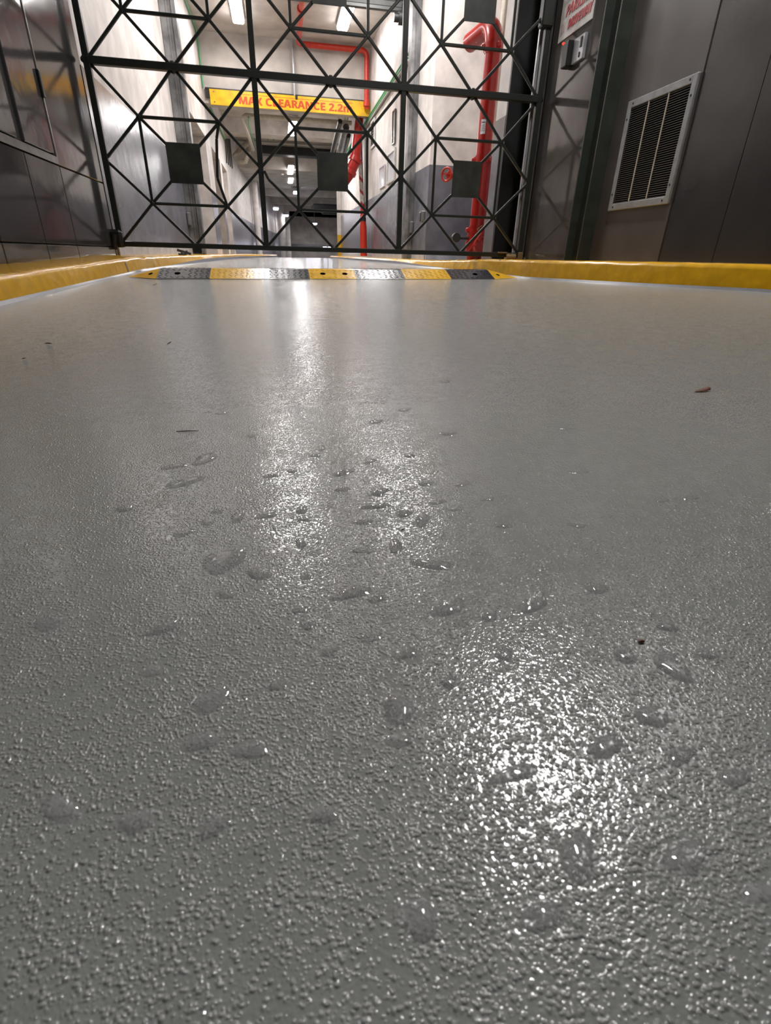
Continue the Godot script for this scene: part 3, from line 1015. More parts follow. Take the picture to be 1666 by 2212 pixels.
func build_right_wall_things() -> void:
	# steel column
	var m := MB.new()
	var t := thing("steel_column", "dark green steel H-column standing against the right wall", "column", Vector3(2.25, 0.0, -3.95))
	m.cbox(Vector3(2.248, 1.955, -3.852), Vector3(0.10, 3.93, 0.018), 0.004)
	part(t, "flange", m, M.column_green)
	m = MB.new()
	m.cbox(Vector3(2.248, 1.955, -4.045), Vector3(0.10, 3.93, 0.018), 0.004)
	part(t, "flange", m, M.column_green)
	m = MB.new()
	m.span(Vector3(2.26, -0.008, -4.036), Vector3(2.272, 3.92, -3.861))
	part(t, "web", m, M.column_green)
	# warning sign
	var bl := on_x(1207, 98, XF - 0.012)
	var zl := -4.88
	var zr := -4.385
	t = thing("parking_sign", "white board with red lettering about parking in the driveway", "sign", Vector3(XF - 0.006, 1.53, (zl + zr) / 2))
	m = MB.new()
	m.cbox(Vector3(XF - 0.004, 1.80, (zl + zr) / 2), Vector3(0.008, 0.54, zr - zl), 0.002)
	part(t, "board", m, M.sign_white)
	var turn := Basis(Vector3(0, 0, 1), Vector3.UP, Vector3(-1, 0, 0))
	var sc := func(w: float, tm: Mesh, yy: float) -> Basis:
		var a := tm.get_aabb().size
		return Basis(turn.x * (w / a.x), turn.y * (yy / a.y), turn.z)
	var tm := text("DRIVEWAY", 0.09, 0.004, 0.014, 0.2)
	place_text(t, "lettering", tm, M.letter_red, Transform3D(sc.call(0.345, tm, 0.056), Vector3(XF - 0.009, 1.604, -4.572)), "red lettering DRIVEWAY")
	tm = text("IN", 0.09, 0.004, 0.014, 0.2)
	place_text(t, "lettering", tm, M.letter_faded, Transform3D(sc.call(0.055, tm, 0.052), Vector3(XF - 0.009, 1.604, -4.815)), "faded lettering IN")
	tm = text("PARKING", 0.09, 0.004, 0.014, 0.2)
	place_text(t, "lettering", tm, M.letter_red, Transform3D(sc.call(0.39, tm, 0.066), Vector3(XF - 0.009, 1.694, -4.605)), "red lettering PARKING")
	# card reader and key switch plate
	t = thing("key_switch", "pale steel key switch plate below the parking sign", "switch", Vector3(XF, 1.32, -4.49))
	m = MB.new()
	m.cbox(Vector3(XF - 0.012, 1.396, -4.492), Vector3(0.024, 0.146, 0.155), 0.003)
	part(t, "plate", m, M.steel_light)
	m = MB.new()
	m.cbox(Vector3(XF - 0.026, 1.425, -4.455), Vector3(0.008, 0.06, 0.022), 0.002)
	m.cbox(Vector3(XF - 0.026, 1.355, -4.462), Vector3(0.008, 0.03, 0.010), 0.002)
	part(t, "keyhole", m, M.black)
	t = thing("card_reader", "black card reader with a small red light below the parking sign", "reader", Vector3(XF, 1.32, -4.635))
	m = MB.new()
	m.cbox(Vector3(XF - 0.03, 1.395, -4.625), Vector3(0.06, 0.155, 0.085), 0.006)
	part(t, "case", m, M.black)
	m = MB.new()
	m.cbox(Vector3(XF - 0.05, 1.472, -4.674), Vector3(0.03, 0.012, 0.016), 0.004)
	part(t, "indicator_light", m, M.led_red, "glowing red indicator")
	# ventilation grille
	var z0 := -3.697
	var z1 := -3.082
	var y0 := 0.316
	var y1 := 0.92
	t = thing("ventilation_grille", "white framed ventilation grille with dark louvres on the right wall", "vent", Vector3(XF, y0, (z0 + z1) / 2))
	var f := 0.04
	m = MB.new()
	m.cbox(Vector3(XF - 0.012, (y0 + y1) / 2, z0 + f / 2), Vector3(0.018, y1 - y0, f), 0.003)
	m.cbox(Vector3(XF - 0.012, (y0 + y1) / 2, z1 - f / 2), Vector3(0.018, y1 - y0, f), 0.003)
	m.cbox(Vector3(XF - 0.012, y0 + f / 2, (z0 + z1) / 2), Vector3(0.018, f, z1 - z0 - 2 * f), 0.003)
	m.cbox(Vector3(XF - 0.012, y1 - f / 2, (z0 + z1) / 2), Vector3(0.018, f, z1 - z0 - 2 * f), 0.003)
	part(t, "frame", m, M.vent_white)
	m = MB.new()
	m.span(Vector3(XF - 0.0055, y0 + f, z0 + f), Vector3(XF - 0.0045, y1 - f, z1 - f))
	part(t, "backing", m, M.hole_shade)  # near-black sheet paints the darkness of the duct behind the louvres
	var slat := MB.new()
	slat.cbox(Vector3.ZERO, Vector3(0.0125, 0.0025, z1 - z0 - 2 * f - 0.002), 0.0006, Basis(Vector3(0, 0, 1), 0.6))
	var sm := slat.mesh()
	var rows := 44
	for k in rows:
		var yy := y0 + f + (k + 0.5) * (y1 - y0 - 2 * f) / rows
		var s := MeshInstance3D.new()
		s.name = "louvre"
		s.mesh = sm
		s.material_override = M.vent_slat
		s.position = Vector3(XF - 0.012, yy, (z0 + z1) / 2) - origin[t]
		t.add_child(s, true)
	for k in 2:
		m = MB.new()
		m.cbox(Vector3(XF - 0.016, (y0 + y1) / 2, lerpf(z0 + f, z1 - f, (k + 1) / 3.0)), Vector3(0.01, y1 - y0 - 2 * f, 0.008), 0.002)
		part(t, "mullion", m, M.beige_pipe)
	for q in [[0.08, 0.02], [0.92, 0.02], [0.08, 0.98], [0.92, 0.98], [0.02, 0.15], [0.98, 0.15], [0.02, 0.85], [0.98, 0.85]]:
		m = MB.new()
		var c := Vector3(XF - 0.021, lerpf(y0 + 0.008, y1 - 0.008, q[1]), lerpf(z0 + 0.008, z1 - 0.008, q[0]))
		m.cyl(c, c + Vector3(-0.002, 0, 0), 0.006, 10)
		part(t, "screw", m, M.backing)

# ---- in the alcove and along the corridor
func ring_arc(c: Vector3, u: Vector3, w: Vector3, r: float, a0: float, a1: float, n: int) -> Array:
	var o := []
	for k in n + 1:
		var a := lerpf(a0, a1, float(k) / n)
		o.append(c + u * cos(a) * r + w * sin(a) * r)
	return o

func build_corridor_things() -> void:
	var m := MB.new()
	# fire main
	var px := 2.345
	var pz := -6.5
	var t := thing("fire_main_riser", "thick red fire main riser with grooved couplings in the alcove", "pipe", Vector3(px, -0.045, pz))
	m.cyl(Vector3(px, 0.24, pz), Vector3(px, 1.98, pz), 0.083, 24)
	part(t, "pipe", m, M.red_pipe)
	m = MB.new()
	m.tube([Vector3(px, 1.97, pz)] + ring_arc(Vector3(px - 0.02, 1.98, pz - 0.18), Vector3(0.1, 0, 1).normalized(), Vector3.UP, 0.18, 0.0, 1.57, 8) + [Vector3(px - 0.06, 2.16, pz - 0.6)], 0.09, 20)
	part(t, "elbow", m, M.red_pipe)
	for yy in [1.955, 0.985, 0.30]:
		m = MB.new()
		m.tube([Vector3(px, yy - 0.05, pz), Vector3(px, yy - 0.035, pz), Vector3(px, yy - 0.03, pz), Vector3(px, yy + 0.03, pz), Vector3(px, yy + 0.035, pz), Vector3(px, yy + 0.05, pz)], [0.088, 0.092, 0.106, 0.106, 0.092, 0.088], 24)
		m.cbox(Vector3(px + 0.02, yy, pz + 0.108), Vector3(0.05, 0.05, 0.05), 0.012)
		m.cbox(Vector3(px - 0.108, yy, pz), Vector3(0.05, 0.05, 0.05), 0.012)
		part(t, "coupling", m, M.red_pipe)
	m = MB.new()   # check valve at the foot
	m.tube([Vector3(px, -0.045, pz), Vector3(px, -0.02, pz), Vector3(px, -0.02, pz), Vector3(px, 0.03, pz), Vector3(px, 0.10, pz), Vector3(px, 0.17, pz), Vector3(px, 0.22, pz), Vector3(px, 0.24, pz), Vector3(px, 0.27, pz)], [0.11, 0.11, 0.09, 0.09, 0.115, 0.12, 0.10, 0.11, 0.09], 24)
	m.tube([Vector3(px + 0.02, 0.11, pz + 0.08), Vector3(px + 0.03, 0.13, pz + 0.15), Vector3(px + 0.03, 0.13, pz + 0.155), Vector3(px + 0.03, 0.135, pz + 0.18)], [0.09, 0.085, 0.10, 0.10], 18)
	for k in 8:
		var a := TAU * k / 8
		var c := Vector3(px + 0.03 + 0.085 * cos(a), 0.134 + 0.085 * sin(a), pz + 0.178)
		m.cyl(c, c + Vector3(0, 0, 0.02), 0.011, 8)
	m.tube([Vector3(px - 0.09, 0.06, pz + 0.05), Vector3(px - 0.02, 0.20, pz + 0.13), Vector3(px + 0.06, 0.30, pz + 0.12)], 0.022, 10)
	part(t, "valve", m, M.red_pipe)
	m = MB.new()   # thin copper trim and chain
	m.tube([Vector3(px - 0.03, 0.30, pz + 0.11), Vector3(px + 0.01, 0.34, pz + 0.125), Vector3(px + 0.09, 0.345, pz + 0.11), Vector3(px + 0.10, 0.27, pz + 0.11), Vector3(px + 0.0, 0.26, pz + 0.12), Vector3(px - 0.03, 0.30, pz + 0.11)], 0.007, 8)
	m.tube([Vector3(px + 0.06, 0.27, pz + 0.12), Vector3(px + 0.11, 0.36, pz + 0.11), Vector3(px + 0.14, 0.44, pz + 0.08), Vector3(px + 0.12, 0.46, pz + 0.08), Vector3(px + 0.10, 0.42, pz + 0.09)], 0.008, 8)
	part(t, "trim_tubing", m, M.brass, "thin brass trim tubing")
	m = MB.new()   # drain pipe and gauge to the left
	m.tube([Vector3(px - 0.06, 0.215, pz + 0.02), Vector3(px - 0.24, 0.215, pz + 0.02)], 0.018, 10)
	m.cyl(Vector3(px - 0.255, 0.215, pz - 0.01), Vector3(px - 0.255, 0.215, pz + 0.05), 0.05, 18)
	part(t, "drain_valve", m, M.dark_service)
	m = MB.new()
	m.cyl(Vector3(px + 0.11, 0.42, pz - 0.05), Vector3(px + 0.11, 1.0, pz - 0.05), 0.032, 14)
	m.tube([Vector3(px + 0.11, 0.52, pz - 0.05), Vector3(px + 0.11, 0.53, pz - 0.05), Vector3(px + 0.11, 0.56, pz - 0.05), Vector3(px + 0.11, 0.57, pz - 0.05)], [0.033, 0.043, 0.043, 0.033], 14)
	part(t, "branch_pipe", m, M.red_pipe)
	m = MB.new()   # inlet hand wheel
	var hw := on_z(965, 377, pz + 0.1)
	var axis := Vector3(-0.75, 0, 0.66).normalized()
	var uu := axis.cross(Vector3.UP).normalized()
	m.tube(ring_arc(hw, uu, Vector3.UP, 0.062, 0, TAU, 20), 0.012, 8, false)
	for k in 3:
		var a := TAU * k / 3 + 0.3
		m.cyl(hw, hw + (uu * cos(a) + Vector3.UP * sin(a)) * 0.06, 0.008, 6)
	m.cyl(hw + axis * 0.012, hw - axis * 0.14, 0.014, 10)
	m.cyl(hw - axis * 0.06, hw - axis * 0.10, 0.036, 14)
	m.tube([hw - axis * 0.10, hw - axis * 0.16, Vector3(px - 0.04, hw.y, pz)], 0.026, 10)
	part(t, "hand_wheel", m, M.orange_pipe, "orange-red hand wheel")
	# inspection sticker curved round the pipe
	var s := on_z(1037, 272, pz + 0.08)
	var ang := -0.75
	var rows := []
	for j in 2:
		var row := []
		for i in 7:
			var a := ang + (i - 3) * 0.11
			row.append(Vector3(px + sin(a) * 0.0845, s.y - 0.065 + 0.13 * j, pz + cos(a) * 0.0845))
		rows.append(row)
	m = MB.new()
	m.grid(rows)
	var stick := part(t, "sticker", m, M.paper, "white inspection sticker")
	m = MB.new()
	for k in 5:
		var yy: float = s.y + [0.038, 0.012, -0.004, -0.02, -0.036][k]
		for i in 5:
			var a := ang + (i - 2) * 0.11
			m.box(Vector3(px + sin(a) * 0.0849, yy, pz + cos(a) * 0.0849), Vector3(0.0075, 0.009 if k == 0 else 0.004, 0.0006), Basis(Vector3.UP, a))
	part(stick, "print", m, M.dark_service)
	# pale downpipe next to it
	m = MB.new()
	m.cyl(Vector3(2.56, -0.045, -6.75), Vector3(2.56, 3.9, -6.75), 0.07, 18)
	solo("downpipe", "pale beige downpipe between the red riser and the white pier", "pipe", m, M.beige_pipe, Vector3(2.56, -0.045, -6.75))
	# lock box on the right wall next to the shutter guide
	m = MB.new()
	m.cbox(on_x(913, 468, XR - 0.03), Vector3(0.06, 0.15, 0.12), 0.012)
	m.cbox(on_x(907, 468, XR - 0.07), Vector3(0.03, 0.12, 0.05), 0.012)
	solo("lock_box", "small grey lock box on the right wall near the shutter guide", "box", m, M.galvanised, on_x(913, 468, XR - 0.03) - Vector3(0, 0.075, 0))
	# yellow clearance sign
	var sz := -13.7
	t = thing("clearance_sign", "long yellow sign reading MAX CLEARANCE 2.2m in orange-red letters", "sign", Vector3(0.565, 2.742, sz))
	m = MB.new()
	m.cbox(Vector3(0.565, 2.873, sz), Vector3(3.46, 0.262, 0.02), 0.003)
	part(t, "board", m, M.sign_yellow)
	var tm := text("MAX CLEARANCE 2.2m", 0.2, 0.004, 0.02)
	var ab := tm.get_aabb().size
	place_text(t, "lettering", tm, M.sign_red, Transform3D(Basis.from_scale(Vector3(2.40 / ab.x, 0.137 / ab.y, 1)), Vector3(0.615, 2.853, sz + 0.012)), "orange-red lettering")
	m = MB.new()
	m.box(Vector3(0.615, 2.953, sz + 0.0106), Vector3(2.44, 0.009, 0.001))
	part(t, "ruled_line", m, M.sign_red)
	for q in [[-1.08, 2.96], [-1.08, 2.79], [2.2, 2.96], [2.2, 2.79]]:
		m = MB.new()
		m.cyl(Vector3(q[0], q[1], sz + 0.01), Vector3(q[0], q[1], sz + 0.015), 0.012, 10)
		part(t, "bolt", m, M.galvanised)
	m = MB.new()
	m.span(Vector3(-1.24, 3.004, sz - 0.07), Vector3(2.16, 3.03, sz - 0.012))
	m.span(Vector3(-1.25, 2.86, sz - 0.07), Vector3(-1.16, 3.03, sz - 0.02))
	part(t, "support_rail", m, M.dark_service)
	m = MB.new()
	m.cbox(Vector3(0.62, 2.975, sz + 0.014), Vector3(0.05, 0.07, 0.02), 0.004)
	part(t, "clamp", m, M.dark_service)
	m = MB.new()
	m.cyl(Vector3(0.585, 3.01, sz - 0.02), Vector3(0.585, CEIL, sz - 0.02), 0.022, 10)
	part(t, "hanger", m, M.steel_light)
	# red sprinkler line: along the ceiling, across the bulkhead, down the right wall
	m = MB.new()
	var r := 0.05
	m.tube([Vector3(0.68, 3.83, -9.4), Vector3(0.70, 3.83, -13.2)] + ring_arc(Vector3(0.80, 3.83, -13.5), Vector3(-1, 0, 0), Vector3(0, 0, -1), 0.1, 0.2, 1.57, 5) + [Vector3(1.9, 3.83, -13.6)] + ring_arc(Vector3(2.02, 3.73, -13.6), Vector3(0, 1, 0), Vector3(1, 0, 0), 0.1, 0.0, 1.57, 6) + [Vector3(2.12, 3.5, -13.6), Vector3(2.12, 2.98, -13.6), Vector3(2.13, 2.86, -13.62)], r, 14)
	t = thing("sprinkler_pipe", "orange-red sprinkler pipe running across the white bulkhead", "pipe", Vector3(2.12, 2.86, -13.6))
	part(t, "pipe", m, M.orange_pipe)
	m = MB.new()
	m.cyl(Vector3(2.12, 2.90, -13.6), Vector3(2.12, 3.0, -13.6), 0.066, 14)
	part(t, "coupling", m, M.orange_pipe)
	m = MB.new()
	m.cyl(Vector3(0.68, 3.83, -11.9), Vector3(0.68, 3.83, -12.0), 0.062, 14)
	part(t, "coupling", m, M.orange_pipe)
	# green conduits
	m = MB.new()
	m.tube([Vector3(-1.285, 3.88, -9.6), Vector3(-1.285, 3.88, -13.5), Vector3(-1.285, 3.80, -13.72), Vector3(-1.285, 3.03, -13.74)], 0.017, 8)
	solo("green_conduit", "green conduit in the corner between left wall and ceiling", "conduit", m, M.conduit_green, Vector3(-1.285, 3.03, -13.74))
	m = MB.new()
	m.tube([Vector3(-1.285, 2.95, -14.2), Vector3(-1.285, 2.93, -18.9)], 0.02, 8)
	solo("green_conduit", "green conduit along the left wall beyond the sign", "conduit", m, M.conduit_green, Vector3(-1.285, 2.93, -16.5))
	for k in 3:
		m = MB.new()
		m.tube([Vector3(XR - 0.03, 2.80 - 0.05 * k, -9.6), Vector3(XR - 0.03, 2.73 - 0.05 * k, -14.5), Vector3(XR - 0.03, 2.70 - 0.05 * k, -19.0)], 0.016 if k < 2 else 0.02, 8)
		solo("green_conduit" if k < 2 else "grey_conduit", ["upper green conduit along the right wall below the ceiling", "lower green conduit along the right wall below the ceiling", "grey conduit along the right wall under the green pair"][k], "conduit", m, M.conduit_green if k < 2 else M.conduit_grey, Vector3(XR - 0.03, 2.7 - 0.05 * k, -14.0), "right wall conduits")
	# frames on the right wall
	frame_on_right("framed_notice", "white framed notice on the right wall", -10.75, -11.44, 1.24, 1.75, 0.05, M.sign_white, M.paper)
	frame_on_right("plastic_sleeve", "clear plastic sleeve screwed to the right wall below the notice", -11.72, -12.29, 1.25, 1.62, 0.02, M.paper, M.paper)
	frame_on_right("wall_louvre", "narrow dark louvre with a pale frame high on the right wall", -12.95, -13.46, 2.10, 2.60, 0.05, M.sign_white, M.vent_slat, 9)
	frame_on_right("slim_notice", "slim upright pale board above the framed notice", -10.80, -11.03, 1.81, 2.31, 0.02, M.door_frame, M.sign_white)
	# striped guard and red standpipe
	var sx := 2.10
	t = thing("striped_guard", "white pipe guard with red diagonal stripes on the right wall", "guard", Vector3(sx, 0.95, -14.5))
	var gb := on_z(783, 452, -14.5)
	var gt := on_z(774, 292, -14.5)
	m = MB.new()
	m.bar(gb, gt, 0.085, 0.05)
	part(t, "channel", m, M.sign_white)
	for f2 in [0.07, 0.24, 0.42, 0.94]:
		m = MB.new()
		var c := gb.lerp(gt, f2)
		var up := (gt - gb).normalized()
		var rt := Vector3(up.y, -up.x, 0) * 0.0425
		m.quad(c - rt + up * 0.085 + Vector3(0, 0, 0.0262), c - rt + up * 0.005 + Vector3(0, 0, 0.0262), c + rt - up * 0.085 + Vector3(0, 0, 0.0262), c + rt - up * 0.005 + Vector3(0, 0, 0.0262))
		part(t, "stripe", m, M.red_pipe, "red stripe")
	m = MB.new()
	var sb := on_z(786, 553, -13.6)
	var st := on_z(784, 448, -13.6)
	m.tube([sb, sb.lerp(st, 0.62), sb.lerp(st, 0.66), st], [0.085, 0.08, 0.07, 0.06], 14)
	t = thing("red_standpipe", "orange-red standpipe on the right wall under the striped guard", "pipe", sb)
	part(t, "pipe", m, M.orange_pipe)
	m = MB.new()
	m.cyl(sb.lerp(st, 0.72), sb.lerp(st, 0.80), 0.07, 14)
	part(t, "clamp", m, M.dark_service)
	m = MB.new()
	m.bar(gb + Vector3(0.075, -0.9, -0.05), gt + Vector3(0.075, 0, -0.05), 0.03, 0.05)
	solo("cable_tray", "narrow dark cable tray beside the striped guard", "tray", m, M.dark_service, gb + Vector3(0.075, -0.9, -0.05))
	# red pipe assembly hanging beyond it
	m = MB.new()
	var a0 := on_z(772, 300, -14.1)
	var a1 := on_z(768, 345, -14.1)
	var a2 := on_z(756, 372, -14.1)
	var a3 := on_z(745, 392, -14.2)
	m.tube([a0 + Vector3(0.05, 0.4, 0), a0, a1, a2, a3], [0.09, 0.11, 0.125, 0.135, 0.11], 16)
	t = thing("sprinkler_valve", "large glossy red sprinkler valve with couplings beside the striped guard", "valve", a3)
	part(t, "body", m, M.red_pipe)
	m = MB.new()
	var dd := (a2 - a1).normalized()
	m.cyl(a1 - dd * 0.05, a1 + dd * 0.05, 0.155, 18)
	m.cyl(a2 - dd * 0.04, a2 + dd * 0.04, 0.155, 18)
	part(t, "coupling", m, M.red_pipe)
	# grey ducts in the top right corner
	for q in [[735, 262, 718, 330, 0.055, -15.0], [748, 275, 735, 322, 0.08, -15.2], [753, 292, 744, 330, 0.06, -15.9]]:
		m = MB.new()
		m.tube([on_z(q[0], q[1], q[5]), on_z(q[2], q[3], q[5] - 1.4)], q[4], 12)
		var d0 := on_z(q[2], q[3], q[5] - 1.4)
		var d1 := on_z(q[0], q[1], q[5])
		var sd := thing("service_duct", ["thin dark pipe slanting under the ceiling beside the sprinkler valve", "thick grey pipe slanting under the ceiling beside the sprinkler valve", "short dark pipe slanting just above the sprinkler valve"][0 if q[4] == 0.055 else (1 if q[4] == 0.08 else 2)], "duct", d0, "slanting service pipes")
		part(sd, "pipe", m, M.galvanised if q[4] == 0.08 else M.dark_service)
		m = MB.new()
		var hp := d0.lerp(d1, 0.85)
		m.cyl(hp, Vector3(hp.x, 3.45, hp.z), 0.008, 6)
		part(sd, "hanger", m, M.conduit_grey)
	# beige pipe under the inner ceiling
	m = MB.new()
	m.tube([on_z(547, 323, -20.0), on_z(527, 262, -16.4), on_z(526, 253, -16.05), on_z(531, 249, -15.95), on_z(760, 266, -15.95)], 0.05, 12)
	solo("beige_pipe", "beige pipe bending across under the inner ceiling", "pipe", m, M.beige_pipe, on_z(600, 252, -15.95))
	m = MB.new()
	m.tube([on_z(537, 253, -15.8), on_z(537.5, 268, -16.6), on_z(551, 318, -19.8)], 0.018, 8)
	solo("green_conduit", "thin green conduit next to the bent beige pipe", "conduit", m, M.conduit_green, on_z(537, 268, -17.3))
	# dark ducts under the ceiling between the beams
	m = MB.new()
	m.cbox(Vector3(1.5, 3.12, -21.3), Vector3(3.6, 0.24, 0.5), 0.02)
	solo("air_duct", "black air duct hung between the two concrete beams", "duct", m, M.dark_service, Vector3(1.5, 3.0, -21.3))
	for k in 3:
		m = MB.new()
		m.tube([Vector3(XL + 0.12, 3.42 - 0.08 * k, -20.2 - 0.25 * k), Vector3(3.4, 3.42 - 0.08 * k, -20.2 - 0.25 * k)], 0.035, 8)
		solo("cross_pipe", ["grey pipe crossing behind the first beam, highest of three", "beige pipe crossing behind the first beam, middle of three", "grey pipe crossing behind the first beam, lowest of three"][k], "pipe", m, [M.conduit_grey, M.beige_pipe, M.conduit_grey][k], Vector3(0.5, 3.4 - 0.08 * k, -20.2 - 0.25 * k), "pipes between the beams")
	for k in 2:
		m = MB.new()
		var x := 0.0 + 0.17 * k - 0.05
		m.tube([Vector3(x, 3.7, -20.0), Vector3(x, 3.2, -20.0)], 0.018, 8)
		m.tube([Vector3(x, 3.55, -20.0), Vector3(x + 0.09, 3.55, -20.0)], 0.014, 8)
		solo("green_dropper", "short green conduit dropping from the ceiling behind the first beam", "conduit", m, M.conduit_green, Vector3(x, 3.2, -20.0), "green droppers")
	# bent white waste pipe at the left
	m = MB.new()
	var w0 := on_z(520, 322, -20.4)
	var w1 := on_z(506, 338, -20.4)
	var w2 := on_z(516, 349, -20.3)
	var w3 := on_z(531, 349, -20.1)
	var w4 := on_z(534, 333, -20.1)
	m.tube([w0 + Vector3(0.3, 0.3, -0.4), w0, w1, w1.lerp(w2, 0.5), w2, w2.lerp(w3, 0.6), w3, w3.lerp(w4, 0.5), w4, w0 + Vector3(0.25, 0.0, 0.1)], 0.075, 12)
	solo("waste_pipe", "bent white waste pipe looping near the left wall", "pipe", m, M.beige_pipe, w2)
	# cable panel on the left wall beyond the bays
	for k in 4:
		m = MB.new()
		m.tube([on_x(487 + 3 * k, 300, XL + 0.04), on_x(490 + 4 * k, 352 + 4 * k, XL + 0.04)], 0.018, 6)
		solo("wall_cable", "dark cable coming down the left wall beyond the bays", "cable", m, M.dark_service, on_x(490 + 4 * k, 352 + 4 * k, XL + 0.04), "cables down the left wall")
	m = MB.new()
	m.bar(on_x(511, 378, XL + 0.012), on_x(518.5, 455, XL + 0.012), 0.05, 0.02, Vector3(1, 0, 0))
	solo("wall_conduit", "thin vertical conduit on the left wall down to the dado", "conduit", m, M.dark_service, on_x(518.5, 455, XL + 0.012))
	# round sensor under the beam
	m = MB.new()
	m.tube([on_z(609, 372, -24.0), on_z(609, 378, -24.0)], 0.07, 12)
	m.cyl(on_z(609, 372, -24.0), Vector3(on_z(609, 372, -24.0).x, 2.8, -24.0), 0.02, 8)
	solo("ceiling_sensor", "small white ceiling sensor under the deep beam", "sensor", m, M.sign_white, on_z(609, 378, -24.0))
	# dark fan housing on the ramp soffit
	m = MB.new()
	m.cbox(on_z(706, 449, -30.5), Vector3(1.5, 0.26, 1.2), 0.05)
	m.cbox(on_z(712, 458, -30.5), Vector3(0.8, 0.2, 0.8), 0.05)
	solo("jet_fan", "dark jet fan housing under the ramp soffit", "fan", m, M.dark_service, on_z(706, 455, -30.5))

func frame_on_right(called: String, label: String, z1: float, z0: float, y0: float, y1: float, f: float, fm: Material, inm: Material, blades := 0) -> void:
	var t := thing(called, label, "board", Vector3(XR, y0, (z0 + z1) / 2))
	var m := MB.new()
	var cx := XR - 0.018
	m.cbox(Vector3(cx, (y0 + y1) / 2, z0 + f / 2), Vector3(0.03, y1 - y0, f), 0.004)
	m.cbox(Vector3(cx, (y0 + y1) / 2, z1 - f / 2), Vector3(0.03, y1 - y0, f), 0.004)
	m.cbox(Vector3(cx, y0 + f / 2, (z0 + z1) / 2), Vector3(0.03, f, z1 - z0 - 2 * f), 0.004)
	m.cbox(Vector3(cx, y1 - f / 2, (z0 + z1) / 2), Vector3(0.03, f, z1 - z0 - 2 * f), 0.004)
	part(t, "frame", m, fm)
	m = MB.new()
	m.span(Vector3(XR - 0.012, y0 + f, z0 + f), Vector3(XR - 0.004, y1 - f, z1 - f))
	part(t, "face", m, inm)
	for k in blades:
		m = MB.new()
		m.cbox(Vector3(XR - 0.022, lerpf(y0 + f, y1 - f, (k + 0.5) / blades), (z0 + z1) / 2), Vector3(0.022, 0.006, z1 - z0 - 2 * f), 0.001, Basis(Vector3(0, 0, 1), 0.6))
		part(t, "blade", m, inm)

